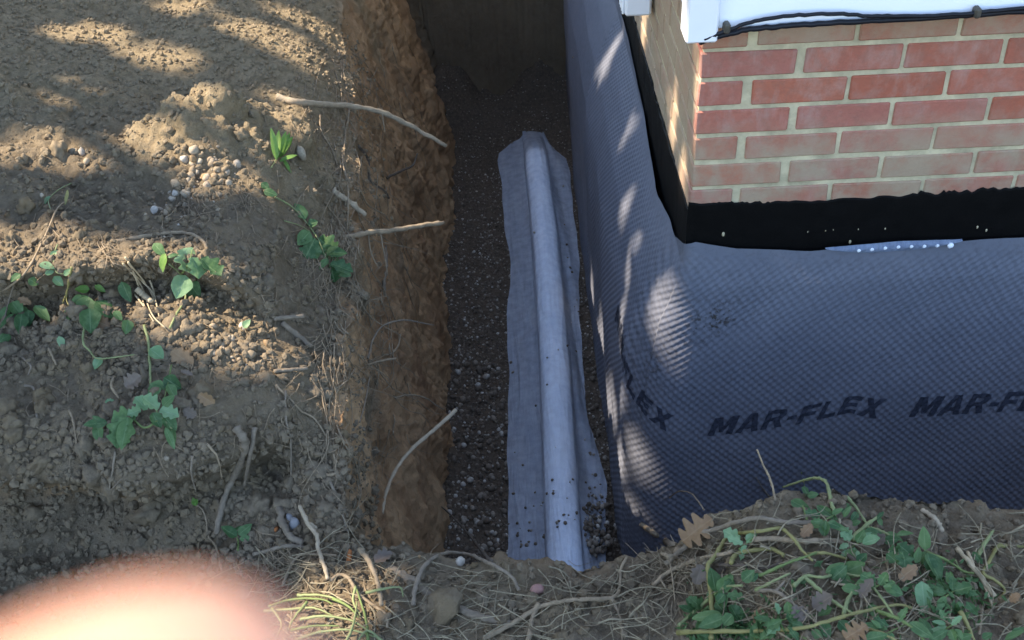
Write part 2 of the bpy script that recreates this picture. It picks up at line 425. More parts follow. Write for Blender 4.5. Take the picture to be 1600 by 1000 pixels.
# trench floor: bed plus pebbles
fxs = spaced((-.86, .12, .014), (.12, 4.7, .1)); fys = spaced((-.98, 3.12, .016))
FX, FY = np.meshgrid(fxs, fys)
FZ = -1.705 + .012*fbm(FX*5, FY*5, FX*0, 3, 111) + .008*fbm(FX*30, FY*30, FX*0, 2, 113) + .34*sst(2.50, 3.12, FY)*(1+.7*fbm(FX*4, FY*4, FX*0, 3, 117)) + .02*sst(-.60, -.74, FX)
fm = mesh_np('trench_floor', np.stack([FX, FY, FZ], -1).reshape(-1, 3), grid_faces(len(fys), len(fxs)))
tfloor = link('trench_floor', fm, MT['bed'], kind='structure')
def floor_z(x, y):
    i = min(max(int(np.searchsorted(fxs, x)), 0), len(fxs)-1); j = min(max(int(np.searchsorted(fys, y)), 0), len(fys)-1)
    return float(FZ[j, i])

# ------------------------------------------------------------------ pebble / clod generators
def ico(sub, seed, rough=.0):
    bm = bmesh.new(); bmesh.ops.create_icosphere(bm, subdivisions=sub, radius=1)
    r = random.Random(seed)
    for v in bm.verts:
        k_ = 1 + r.uniform(-rough, rough); v.co *= k_
    V = np.array([v.co[:] for v in bm.verts]); F = np.array([[v.index for v in f.verts] for f in bm.faces]); bm.free()
    return V, F
ICO1 = [ico(1, s, .16) for s in range(5)]
ICO2 = [ico(2, s, .10) for s in range(5)]
ICOP = [ico(2, s+60, .10) for s in range(6)]
for bv_, _f in ICOP:
    k_ = np.random.default_rng(int(abs(bv_[3, 0])*1e6)).normal(size=(5, 3)); k_ /= np.linalg.norm(k_, axis=1)[:, None]
    for d_ in k_:      # worn facets
        h_ = bv_@d_; over = np.maximum(h_-.62, 0); bv_ -= over[:, None]*d_[None]*.85
def rot_rand(n, rng):
    q = rng.normal(size=(n, 4)); q /= np.linalg.norm(q, axis=1)[:, None]; a, b, c, d = q.T
    return np.stack([np.stack([1-2*(c*c+d*d), 2*(b*c-a*d), 2*(b*d+a*c)], -1), np.stack([2*(b*c+a*d), 1-2*(b*b+d*d), 2*(c*d-a*b)], -1), np.stack([2*(b*d-a*c), 2*(c*d+a*b), 1-2*(b*b+c*c)], -1)], 1)
def scatter_mesh(name, P, R, rng, bases, flat=(.55, 1)):
    n = len(P); Vs = []; Fs = []; off = 0
    idx = rng.integers(0, len(bases), n)
    for k_, (bv, bf) in enumerate(bases):
        s = np.where(idx == k_)[0]
        if not len(s): continue
        sc = np.stack([R[s], R[s]*rng.uniform(.65, 1, len(s)), R[s]*rng.uniform(*flat, len(s))], -1)
        rot = rot_rand(len(s), rng)
        v = np.einsum('nij,nkj->nki', rot, bv[None]*sc[:, None, :]) + P[s][:, None, :]
        f = bf[None] + (np.arange(len(s))*len(bv))[:, None, None] + off
        Vs.append(v.reshape(-1, 3)); Fs.append(f.reshape(-1, 3)); off += len(s)*len(bv)
    return mesh_np(name, np.concatenate(Vs), np.concatenate(Fs))

def unit_meshes(name, bases, m, n=5):
    out = []
    for i, (bv, bf) in enumerate(bases[:n]):
        rng = np.random.default_rng(i+50)
        sc = np.array([1, rng.uniform(.65, .95), rng.uniform(.55, .85)])
        me = mesh_np(name, bv*sc, bf); me.materials.append(m); out.append(me)
    return out
def piece(name, me, P, r, parent):
    o = bpy.data.objects.new(name, me); COL.objects.link(o); o.parent = parent
    pl = Vector(parent.location)
    o.location = Vector(P)-pl; o.scale = (r, r, r); o.rotation_euler = (RND.uniform(0, 6.3), RND.uniform(0, 6.3), RND.uniform(0, 6.3)); return o

# gravel on the trench floor
n = 15000
gp = np.stack([NR.uniform(-.76, .0, n), NR.uniform(-.5, 2.95, n)], -1)
gz = np.array([floor_z(a, b) for a, b in gp])
gr = NR.uniform(.0030, .0068, n)*np.where(NR.random(n) < .12, 1.5, 1)*np.interp(gp[:, 1], [1.6, 2.8], [1, .55])
link('gravel', scatter_mesh('gravel', np.column_stack([gp, gz+gr*.12]), gr, NR, ICO1), MT['gravel'], tfloor, kind='stuff')
gms = unit_meshes('gravel_pebble', ICO2, MT['gravel'])
for i in range(240):
    x, y = (RND.uniform(-.70, -.48) if RND.random() < .8 else RND.uniform(-.2, -.12)), RND.uniform(-.1, 1.0)
    r = RND.uniform(.008, .014); piece('pebble', RND.choice(gms), (x, y, floor_z(x, y)+r*.45), r, tfloor)

# ------------------------------------------------------------------ house: brick base, tar, siding
L, HH, JT = .213, .0677, .0108
house = empty('house', (0, 0, 0), label='house with red brick base, black tar band and white siding beside the trench', cat='house')
HX, HY = 4.4, 4.6
bm = bmesh.new(); box_bm(bm, 0, HX, 0, HY, -1.75, .14)
wall = link('brick_wall', bm_mesh('brick_wall', bm), MT['mortar'], house)
def brick_mesh(ln, seed):
    r = random.Random(seed); bm = bmesh.new(); vs = box_bm(bm, -ln/2, ln/2, -.05, .05, -.0283, .0283)
    for v in vs: v.co += Vector((r.uniform(-.0018, .0018), r.uniform(-.0012, .0012), r.uniform(-.0012, .0012)))
    return bm_mesh('brick', bm, bevel=.0028)
def place_bricks(face, full, rowshift):
    meshes = {}
    mt = MT['brick'] if face == 'front' else MT['brick_smeared']
    for ln in (L-JT, L/2-JT):
        meshes[ln] = []
        for s in range(4):
            me = brick_mesh(ln, s+int(ln*1000)); me.materials.append(mt); meshes[ln].append(me)
    for row in range(0, 7):
        zc = -(row-.5)*HH
        odd = (row % 2 == 1)
        p = 0.0
        first = True
        while p < full:
            ln = L
            if first and odd == (face == 'left'): ln = L/2
            first = False
            key = ln-JT
            o = bpy.data.objects.new('brick', RND.choice(meshes[key])); COL.objects.link(o); o.parent = wall
            dep = .0455 + RND.uniform(-.0012, .0012)
            jz = RND.uniform(-.001, .001)
            if face == 'front':
                # the corner brick also shows its end on the other face
                o.location = (p+ln/2-(JT/2+.0045 if p == 0 else 0), dep, zc+jz)
            else:
                o.location = (dep, p+ln/2, zc+jz); o.rotation_euler.z = -math.pi/2
                if p == 0: o.location.y += .012
            p += ln
place_bricks('front', 2.9, 0); place_bricks('left', 3.0, 0)

def coat(face, length):
    us = np.arange(0, length, .006); vs = np.concatenate([np.linspace(0, 1, 14)[:-1]**1.0*.12, np.linspace(.12, 1.36, 12)])
    U_, V_ = np.meshgrid(us, vs)
    if face == 'front': top = np.interp(us, [0, .2, .8, 3], [-.372, -.385, -.376, -.38])
    else: top = np.interp(us, [0, .3, 1.2, 3], [-.395, -.405, -.40, -.40])
    top = top + .006*fbm(us*25, us*0, us*0, 3, 121) + .006*vn(us*150, us*0, us*0, 122)*sst(-.3, .3, vn(us*7, us*0, us*0, 124)) + .004*vn(us*40, us*0, us*0, 123)
    Zc = top[None, :] - V_*.17
    off = .0085 + .0022*fbm(U_*20, Zc*20, U_*0, 3, 126) - .004*np.exp(-V_/.006)
    if face == 'front': P = np.stack([U_-.009, -off, Zc], -1)
    else: P = np.stack([-off, U_-.006, Zc], -1)
    f = grid_faces(len(vs), len(us))
    return mesh_np('tar_coating', P.reshape(-1, 3), f)
for fc, ln in (('front', 4.4), ('left', 3.4)):
    link('tar_coating', coat(fc, ln), MT['tar'], house)
# mortar crumbs left uncoated in the tar
for px, py, r in ((1328, 378, .005), (1130, 366, .006), (1541, 360, .004), (1527, 355, .004))+tuple((x_, 362-(x_-1245)*.04+RND.uniform(-1, 1), RND.uniform(.0016, .0030)) for x_ in (1262, 1290, 1302, 1341, 1383)):
    d = ray(px, py); t_ = (-.010-CPOS[1])/d[1]; P = CPOS+d*t_
    me = mesh_np('mortar_crumb', ICO1[0][0]*np.array([r*.6, r*.5, r*1.2])+P, ICO1[0][1]); link('mortar_crumb', me, MT['mortar'], house)

# siding
def lap_boards(face):
    z = .072
    for i in range(19):
        bm = bmesh.new()
        if face == 'front':
            vs = box_bm(bm, .014, HX, -.058, -.012, z, z+.128)
            for v in vs:
                if v.co.z > z+.1 and v.co.y < -.03: v.co.y = -.036
        else:
            vs = box_bm(bm, -.050, -.008, .004, HY, z+.028, z+.156)
            for v in vs:
                if v.co.z > z+.13 and v.co.x < -.03: v.co.x = -.030
        link('siding_board', bm_mesh('siding_board', bm, bevel=.003), MT['vinyl'], siding)
        z += .128
bm = bmesh.new(); box_bm(bm, -.004, HX, -.010, HY, .142, 2.52)
siding = link('siding', bm_mesh('siding', bm), MT['vinyl'], house)
lap_boards('front'); lap_boards('left')
bm = bmesh.new(); box_bm(bm, -.052, .012, -.075, -.0005, .050, 2.52)
for v in bm.verts: v.co.x += 0
link('corner_post', bm_mesh('corner_post', bm, bevel=.004), MT['vinyl'], house)
bm = bmesh.new(); box_bm(bm, -.16, HX+.2, -.18, HY+.2, 2.56, 2.72)
link('roof', bm_mesh('roof', bm), MT['roofing'], house)

# downspout with ribs on the left face
dsp = None
bm = bmesh.new(); box_bm(bm, -.085, -.0125, .70, .80, -.215, 2.5)
dsp = link('downspout', bm_mesh('downspout', bm, bevel=.006), MT['vinyl'], house)
for i in range(4):
    bm = bmesh.new(); y = .716+i*.0225
    box_bm(bm, -.092, -.086, y, y+.010, -.214, 2.5); link('rib', bm_mesh('rib', bm, bevel=.002), MT['vinyl'], dsp)

# ------------------------------------------------------------------ tubes
def catmull(P, n=6):
    P = np.asarray(P, float)
    if len(P) < 3:
        t = np.linspace(0, 1, n*2)[:, None]; return P[0]*(1-t)+P[-1]*t
    Q = np.vstack([2*P[0]-P[1], P, 2*P[-1]-P[-2]]); out = []
    for i in range(1, len(Q)-2):
        for t in np.linspace(0, 1, n, endpoint=False):
            a, b, c, d = Q[i-1:i+3]
            out.append(.5*((2*b)+(c-a)*t+(2*a-5*b+4*c-d)*t*t+(3*b-a-3*c+d)*t**3))
    out.append(P[-1]); return np.array(out)

def tube(P, r0, r1, sides=6, lump=.12, seed=0, n=6, cap=True):
    P = catmull(P, n); m = len(P); rr = np.random.default_rng(seed)
    T = np.gradient(P, axis=0); T /= np.linalg.norm(T, axis=1)[:, None]+1e-9
    ref = np.array([0, 0, 1.0]) if abs(T[0][2]) < .9 else np.array([1.0, 0, 0])
    A = np.cross(T, ref); A /= np.linalg.norm(A, axis=1)[:, None]+1e-9; B = np.cross(T, A)
    R = np.linspace(r0, r1, m)*(1+lump*rr.normal(size=m))
    if lump > 0: P = P + (A*rr.normal(size=(m, 1))+B*rr.normal(size=(m, 1)))*(R*.12)[:, None]
    ang = np.arange(sides)/sides*2*np.pi
    V = P[:, None, :] + R[:, None, None]*(np.cos(ang)[None, :, None]*A[:, None, :]+np.sin(ang)[None, :, None]*B[:, None, :])
    V = V.reshape(-1, 3); i = np.arange(m-1)[:, None]*sides; j = np.arange(sides)[None, :]; j2 = (j+1) % sides
    F = np.stack([i+j, i+j2, i+sides+j2, i+sides+j], -1).reshape(-1, 4)
    if cap:
        V = np.vstack([V, P[0]-T[0]*R[0]*.2, P[-1]+T[-1]*R[-1]*.2]); c0, c1 = len(V)-2, len(V)-1
        e0 = np.stack([np.full(sides, c0), (np.arange(sides)+1) % sides, np.arange(sides), np.full(sides, c0)], -1)
        b0 = (m-1)*sides; e1 = np.stack([np.full(sides, c1), b0+np.arange(sides), b0+(np.arange(sides)+1) % sides, np.full(sides, c1)], -1)
        return V, F, np.vstack([e0, e1])[:, :3]
    return V, F, np.zeros((0, 3), int)

def poly_mesh(name, parts, smooth=True):
    """join (V, quads, tris) groups, all as triangles"""
    Vs, Fs, off = [], [], 0
    for V, Q, T in parts:
        f = np.vstack([Q[:, [0, 1, 2]], Q[:, [0, 2, 3]]]) if len(Q) else np.zeros((0, 3), int)
        f = np.vstack([f, T]) if len(T) else f
        Vs.append(V); Fs.append(f+off); off += len(V)
    return mesh_np(name, np.concatenate(Vs), np.concatenate(Fs), smooth)

def at_plane(px, py, axis, val):
    d = ray(px, py); return CPOS+d*((val-CPOS[axis])/d[axis])

# cable and clips below the siding
cb = empty('cable', at_plane(1330, 34, 1, -.066), label='black cables sagging along the bottom edge of the white siding', cat='cable')
pts = [at_plane(x, y, 1, -.066) for x, y in ((1092, 66), (1120, 58), (1165, 47), (1220, 41), (1300, 36), (1400, 31), (1500, 25), (1600, 18))]
pts += [pts[-1]+np.array([.5*i, 0, .004*i]) for i in range(1, 5)]
link('strand', poly_mesh('strand', [tube(pts, .0060, .0060, 8, .02, 1, 8)]), MT['cable'], cb)
pts2 = [at_plane(x, y, 1, -.072) for x, y in ((1100, 61), (1135, 48), (1180, 33), (1240, 24), (1310, 22), (1370, 25), (1440, 25), (1520, 21), (1600, 13))]
pts2 += [pts2[-1]+np.array([.5*i, 0, .004*i]) for i in range(1, 5)]
link('strand', poly_mesh('strand', [tube(pts2, .0042, .0042, 8, .02, 2, 8)]), MT['cable'], cb)
for px, py in ((1136, 42), (1528, 18)):
    P = at_plane(px, py, 1, -.074); bm = bmesh.new(); box_bm(bm, P[0]-.007, P[0]+.007, P[1]-.006, P[1]+.016, P[2]-.014, P[2]+.008)
    link('clip', bm_mesh('clip', bm, bevel=.004), MT['metal'], cb)

# ------------------------------------------------------------------ dimpled membrane
def plan(u_, z):
    """u_>0 along front (X), u_<0 along left face (Y=-u_); returns x, y, nx, ny"""
    o = np.interp(-z, [.40, .54, .62, .72, .88, 1.1, 1.4, 1.72], [.010, .016, .056, .096, .128, .136, .128, .122])
    o = o*1.0 + .010*fbm(u_*1.3, z*2.2, u_*0, 3, 131)*sst(-.55, -.8, z) + np.where(u_ < 0, .020*fbm(u_*2.4+z*1.5, z*.8, u_*0, 3, 135), 0)*sst(-.55, -.75, z)
    f_ = np.interp(-z, [.40, .50, .6, .8, 1.2, 1.72], [.016, .026, .040, .048, .060, .090]) + .007*fbm(u_*2.2, z*2.2, u_*0, 3, 133)*sst(-.5, -.7, z)
    r = np.interp(-z, [.40, .54, .66, .85, 1.2, 1.72], [.016, .026, .10, .15, .13, .10])
    q = math.pi/2*r/2     # half arc length each side of u=0
    x = np.where(u_ > q, -o+r+(u_-q), 0.0); y = np.where(u_ > q, -f_, 0.0); nx = np.zeros_like(x); ny = np.where(u_ > q, -1.0, 0.0)
    lf = u_ < -q
    x = np.where(lf, -o, x); y = np.where(lf, -f_+r+(-u_-q), y); nx = np.where(lf, -1.0, nx); ny = np.where(lf, 0.0, ny)
    md = ~lf & ~(u_ > q)
    a = (u_+q)/(2*q)*math.pi/2
    x = np.where(md, -o+r-r*np.cos(a), x); y = np.where(md, -f_+r-r*np.sin(a), y)
    nx = np.where(md, -np.cos(a), nx); ny = np.where(md, -np.sin(a), ny)
    return x, y, nx, ny
def ztop_m(u_): return np.interp(u_, [-3.2, -1.2, -.4, -.12, .02, .12, .3, .55, .75, 1.0, 4.3], [-.50, -.50, -.565, -.535, -.475, -.497, -.511, -.505, -.503, -.506, -.52]) + .003*vn(u_*14, u_*0, u_*0, 137)
PIT = .0122
def membrane(mus, mvs):
    U_, S_ = np.meshgrid(mus, mvs); top = ztop_m(mus)[None, :]
    Zm = top + (-1.725-top)*S_
    x, y, nx, ny = plan(U_, Zm)
    a = U_/PIT; b = Zm/PIT
    dim = np.cos(np.pi*a)*np.cos(np.pi*b)
    dim = np.sign(dim)*np.abs(dim)**.8
    amp = .0016*(1+.35*fbm(U_*9, Zm*9, U_*0, 3, 145))*sst(.0, .06, S_)*np.where((U_ < -1.5) | (U_ > 1.15), 0, 1)
    wr = .004*fbm(U_*5, Zm*5, U_*0, 3, 139)*sst(0, .1, S_)
    # small pleats where the sheet turns the corner
    pl = .0022*np.sin(Zm*150+U_*40)*np.exp(-((U_+.10)/.05)**2)*sst(-.5, -.6, Zm)
    dd = dim*amp + wr + pl
    P = np.stack([x+nx*dd, y+ny*dd, Zm+0*x], -1)
    dirt = np.exp(-((U_-.13)**2/.0035+(Zm+.70)**2/.0030)) + .5*np.exp(-((U_-.02)**2/.004+(Zm+.86)**2/.008)) + .16 + .35*sst(-1.15, -1.6, Zm)*sst(-.1, .4, fbm(U_*4, Zm*4, U_*0, 3, 149))
    return P, dirt, U_
mus = spaced((-3.1, -1.5, .02), (-1.5, 1.15, .0029), (1.15, 4.3, .05)); mvs = np.linspace(0, 1, 400)
P, dirt, U_ = membrane(mus, mvs)
mm = mesh_np('membrane_sheet', P.reshape(-1, 3), grid_faces(len(mvs), len(mus)))
fattr(mm, 'dirt', dirt)
mem = empty('drainage_membrane', (0, 0, -1.7), label='grey dimpled drainage membrane printed with black lettering wrapped round the house foundation', cat='membrane')
sheet = link('sheet', mm, MT['membrane'], mem)
# lettering: printed along the sheet, follows it round the corner
from mathutils.geometry import tessellate_polygon
GLY = {'M': (1.18, [[(0, 0), (0, 1), (.32, 1), (.5, .5), (.68, 1), (1, 1), (1, 0), (.74, 0), (.74, .62), (.58, .15), (.42, .15), (.26, .62), (.26, 0)]]),
 'A': (1.08, [[(0, 0), (.34, 1), (.66, 1), (1, 0), (.72, 0), (.66, .2), (.34, .2), (.28, 0)], [(.40, .4), (.6, .4), (.5, .75)]]),
 'R': (.98, [[(0, 0), (0, 1), (.68, 1), (.92, .92), (.98, .76), (.94, .58), (.75, .45), (1, 0), (.68, 0), (.48, .38), (.28, .38), (.28, 0)], [(.28, .58), (.28, .8), (.6, .8), (.68, .7), (.6, .58)]]),
 '-': (.42, [[(0, .32), (0, .52), (1, .52), (1, .32)]]),
 'F': (.84, [[(0, 0), (0, 1), (1, 1), (1, .78), (.3, .78), (.3, .6), (.85, .6), (.85, .4), (.3, .4), (.3, 0)]]),
 'L': (.78, [[(0, 0), (0, 1), (.3, 1), (.3, .24), (1, .24), (1, 0)]]),
 'E': (.84, [[(0, 0), (0, 1), (1, 1), (1, .78), (.3, .78), (.3, .61), (.9, .61), (.9, .4), (.3, .4), (.3, .22), (1, .22), (1, 0)]]),
 'X': (1.0, [[(0, 0), (.36, .5), (.05, 1), (.36, 1), (.52, .72), (.7, 1), (1, 1), (.67, .5), (1, 0), (.68, 0), (.5, .3), (.32, 0)]])}
bm = bmesh.new(); penx = 0
for ch in 'MAR-FLEX':
    gw, cs_ = GLY[ch]
    flat = [q_ for c_ in cs_ for q_ in c_]
    vs_ = [bm.verts.new((penx+q_[0]*gw+.26*q_[1], q_[1], 0)) for q_ in flat]
    for tri in tessellate_polygon([[Vector((q_[0]*gw, q_[1], 0)) for q_ in c_] for c_ in cs_]):
        bm.faces.new([vs_[a_] for a_ in tri])
    penx += gw+.13
for _ in range(4):
    ed = [e for e in bm.edges if e.calc_length() > .16]
    if ed: bmesh.ops.subdivide_edges(bm, edges=ed, cuts=1); bmesh.ops.triangulate(bm, faces=bm.faces[:])
bm.verts.ensure_lookup_table(); bm.verts.index_update()
tv = np.array([v.co[:] for v in bm.verts]); tf = np.array([[v.index for v in f.verts] for f in bm.faces]); bm.free()
tv[:, 0] = (tv[:, 0]-tv[:, 0].min())/(tv[:, 0].max()-tv[:, 0].min()); tv[:, 1] = (tv[:, 1]-tv[:, 1].min())/(tv[:, 1].max()-tv[:, 1].min())
def letter(u0, wd, zb, ht):
    uu_ = u0+tv[:, 0]*wd
    tx = tv[:, 0]
    zz = zb(uu_)+tv[:, 1]*ht(uu_)
    S_ = (zz-ztop_m(uu_))/(-1.725-ztop_m(uu_))
    x, y, nx, ny = plan(uu_, zz)
    a = uu_/PIT; b = zz/PIT
    dim = np.cos(np.pi*a)*np.cos(np.pi*b); dim = np.sign(dim)*np.abs(dim)**.8
    dd = dim*.0016 + .004*fbm(uu_*5, zz*5, uu_*0, 3, 139) + .0021
    me = mesh_np('lettering', np.stack([x+nx*dd, y+ny*dd, zz], -1), tf)
    link('lettering', me, MT['ink'], mem)
zbase = lambda u_: np.interp(u_, [-.5, -.2, -.1, 0, .08, .2, .3, .45, .56, .62, 1.2], [-.99, -.97, -.985, -1.03, -1.075, -1.095, -1.085, -1.06, -1.03, -1.055, -1.055])
hfun = lambda u_: np.interp(u_, [-.3, 0, .3, .56, .62, 1.2], [.065, .062, .065, .058, .070, .070])
LET = [(-.345, .435), (.188, .462), (.722, .462), (1.256, .462)]
for u0, wd in LET: letter(u0, wd, zbase, hfun)
# clear edge strip folded at the top of the sheet
sus = np.arange(.33, .66, .006); svs = np.linspace(0, 1, 5); SU, SV = np.meshgrid(sus, svs)
wdt = .026*np.sin(np.pi*np.clip((SU-.33)/.33, 0, 1))**.6
Zs = ztop_m(SU)+.010-SV*wdt; x, y, nx, ny = plan(SU, Zs)
me = mesh_np('edge_strip', np.stack([x, y-.006-.006*np.sin(SV*3.1), Zs], -1).reshape(-1, 3), grid_faces(5, len(sus)))
strip = link('edge_strip', me, MT['strip'], mem)
for i in range(8):
    u_ = .41+i*.031; r = .0045 if i < 7 else .0075
    zz = float(ztop_m(np.array([u_]))[0])-.002; yy = float(plan(np.array([u_]), np.array([zz]))[1][0])-.012
    xx = float(plan(np.array([u_]), np.array([zz]))[0][0])
    link('dimple', mesh_np('dimple', ICO2[1][0]*np.array([r, r*.6, r])+np.array([xx, yy, zz]), ICO2[1][1]), MT['pipe'], strip)

# ------------------------------------------------------------------ drain pipe in filter fabric
dp = empty('drain_pipe', (-.29, 1.0, -1.70), label='long round drain pipe under whitish filter fabric on the trench gravel', cat='pipe')
PR = .054
pc = lambda y: np.interp(y, [-.9, 0, .84, 1.67, 2.8], [-.325, -.310, -.292, -.288, -.308])
pz = lambda y: -1.69+PR+.015*np.sin(np.asarray(y)*1.3)+0*np.asarray(y)
yy = np.linspace(-.75, 2.42, 40)
link('pipe', poly_mesh('pipe', [tube(np.stack([pc(yy), yy, pz(yy)], -1), PR, PR, 20, .0, 3, 2)]), MT['pipe'], dp)
fy = np.concatenate([np.linspace(-.74, 2.40, 290), np.linspace(2.41, 2.74, 60)]); ns = 90
LW = lambda y: np.interp(y, [-.8, .05, .5, 1.2, 1.6, 1.75, 2.2, 2.5, 2.6, 2.68, 2.72, 2.74], [-.50, -.49, -.475, -.465, -.445, -.455, -.475, -.490, -.478, -.435, -.395, -.36])
RW = lambda y: np.interp(y, [-.8, .05, .30, .45, .6, .8, 1.2, 1.65, 2.1, 2.3, 2.5, 2.68, 2.74], [-.20, -.185, -.150, -.158, -.185, -.192, -.172, -.150, -.142, -.142, -.152, -.20, -.225])
rows = []
for y in fy:
    c, zc = float(pc(y)), float(pz(y)); l = float(LW(y))+.004*math.sin(y*9)+.002*math.sin(y*23); r = float(RW(y))+.004*math.sin(y*8+1)+.002*math.sin(y*25)
    endk = float(sst(2.36, 2.76, np.array(y)))
    R_ = (PR+.004)*(1-.12*endk)
    s = np.linspace(0, 1, ns); row = np.zeros((ns, 3)); row[:, 1] = y
    # left wing, pipe arc, right wing
    for i, t in enumerate(s):
        if t < .34:
            k_ = t/.34; xx = l+(c-R_*1.05-l)*k_; zz = -1.678+.010*math.sin(k_*3.1)*(1+.5*math.sin(y*9)) + .028*k_**3*(1-.3*math.sin(y*5))
        elif t < .74:
            k_ = (t-.34)/.40; a = math.radians(205)-math.radians(230)*k_; xx = c+R_*1.02*math.cos(a); zz = zc+R_*1.02*math.sin(a); zz = zz+(-1.650-zz)*endk**1.5
            zz = max(zz, -1.668)
        else:
            k_ = (t-.74)/.26; x0_ = c+R_*1.0; xx = x0_+(r-x0_)*k_; zz = -1.665+.020*(1-k_)**2-.012*k_ + .008*math.sin(k_*6+y*7)
        row[i, 0] = xx; row[i, 2] = zz
    row[:, 1] -= endk*.10*(2*s-.9)**2
    rows.append(row)
FP = np.array(rows)
# soft creases
q = FP.reshape(-1, 3); cr = .0015*fbm(q[:, 0]*25+q[:, 1]*3, q[:, 1]*2, q[:, 0]*0, 3, 141)+.0022*fbm(q[:, 0]*45, q[:, 1]*1.2, q[:, 0]*0, 2, 143)+.0022*np.abs(fbm(q[:, 0]*30+q[:, 1]*1.2, q[:, 1]*.8, q[:, 0]*0, 2, 147))
q[:, 2] += cr; q[:, 0] += .3*cr
link('filter_fabric', mesh_np('filter_fabric', q, grid_faces(len(fy), ns)), MT['fabric'], dp)
# ------------------------------------------------------------------ ray casts on the built place
bpy.context.view_layer.update(); dg = bpy.context.evaluated_depsgraph_get()
def bvh(o): return BVHTree.FromObject(o, dg)
TREES = [(bvh(ground), Vector((0, 0, 0)))]
for o in [tfloor, sheet, wall]+[c for c in dp.children]:
    TREES.append((BVHTree.FromPolygons([o.matrix_world @ v.co for v in o.data.vertices], [p.vertices[:] for p in o.data.polygons]), None))
def hit(px, py, only=None):
    d = Vector(ray(px, py)); o = Vector(CPOS); best = None
    for i, (tr, _) in enumerate(TREES):
        if only is not None and i not in only: continue
        h = tr.ray_cast(o, d)
        if h[0] is not None and (best is None or h[3] < best[0]): best = (h[3], np.array(h[0]), np.array(h[1]))
    if best is None: return 2.5, CPOS+np.array(d)*2.5, np.array([0, 0, 1.0])
    return best
def down(x, y):
    h = TREES[0][0].ray_cast(Vector((x, y, 2)), Vector((0, 0, -1)))
    return np.array(h[0]) if h[0] is not None else np.array([x, y, G])

# ------------------------------------------------------------------ loose soil, stones
def lumpy(s_):
    v, f = ico(3, s_, 0); k_ = s_*5.3
    d_ = .85*(.55-worley(v[:, 0]*1.5+k_, v[:, 1]*1.5, v[:, 2]*1.5, s_)) + .42*(.5-worley(v[:, 0]*3.4+k_, v[:, 1]*3.4, v[:, 2]*3.4, s_+3)) + .40*fbm(v[:, 0]*1.3+k_, v[:, 1]*1.3, v[:, 2]*1.3, 3, s_)
    return v*(1+d_)[:, None], f
cl = unit_meshes('soil_clod', [lumpy(s_) for s_ in range(8)], MT['clod'], 8)
cr_ = np.random.default_rng(5)
big = 0
while big < 260:
    px, py = cr_.uniform(0, 1600), cr_.uniform(200, 1000)
    if px > 640 and py < 800: continue
    t_, P, n_ = hit(px, py, [0])
    if P[2] < -.8 or P[0] > .6 or n_[2] < .25: continue
    r = cr_.uniform(.006, .015)*(1.7 if cr_.random() < .18 else 1)
    piece('soil_clod', cl[cr_.integers(0, 8)], P+np.array([0, 0, -r*.05]), r, ground); big += 1
for i in range(70):
    px, py = cr_.uniform(0, 520), cr_.uniform(420, 840)
    if i > 45: px, py = cr_.uniform(600, 1000), cr_.uniform(905, 1000)
    t_, P, n_ = hit(px, py, [0]); r = cr_.uniform(.014, .034)*(.6 if i > 45 else 1)
    if P[2] < -.85: continue
    piece('soil_clod', cl[cr_.integers(0, 8)], P-n_*r*.3, r, ground)
n = 0; cp, cr2 = [], []
while n < 24000:
    x, y = cr_.uniform(-2.3, .6), cr_.uniform(-1.22, 1.5)
    if x > -.72 and y > -.85: continue
    P = down(x, y)
    if P[2] < -.85: continue
    r = .002+.0085*cr_.random()**3.2
    cp.append(P+np.array([0, 0, r*.3])); cr2.append(r); n += 1
for i in range(4200):
    px, py = cr_.uniform(0, 640), cr_.uniform(660, 900)
    if i > 2600: px, py = cr_.uniform(0, 430), cr_.uniform(380, 580)
    t_, P, n_ = hit(px, py, [0])
    if P[2] < -.85: continue
    r = .0025+.010*cr_.random()**2.6; cp.append(P+n_*r*.3); cr2.append(r)
crumb = scatter_mesh('soil_crumbs', np.array(cp), np.array(cr2), cr_, [ico(1, s+40, .28) for s in range(5)])
crumb.polygons.foreach_set('use_smooth', np.zeros(len(crumb.polygons), dtype=bool))
link('soil_crumbs', crumb, MT['clod'], ground, kind='stuff')
# spilled pebbles: two heaps on the left bank
pm = unit_meshes('pale_pebble', ICOP, MT['pebble'], 6)
def heap(cx, cy, sx, sy, num, r0, r1, slope=0):
    for i in range(num):
        a, b = RND.gauss(0, 1), RND.gauss(0, 1)
        px, py = cx+a*sx+slope*b*sy, cy+b*sy
        t_, P, n_ = hit(px, py, [0]); r = r0*.55+(r1*1.25-r0*.55)*RND.random()**1.8
        piece('pebble', RND.choice(pm), P+n_*r*RND.uniform(-.15, .3), r, ground)
heap(325, 275, 30, 24, 62, .0065, .0125, -.3); heap(275, 325, 28, 26, 52, .0055, .0105, -.4); heap(345, 540, 22, 12, 26, .006, .011); heap(385, 558, 22, 16, 18, .004, .008)
heap(60, 250, 50, 60, 8, .008, .014); heap(250, 720, 90, 30, 3, .005, .007); heap(720, 870, 40, 12, 10, .005, .009)
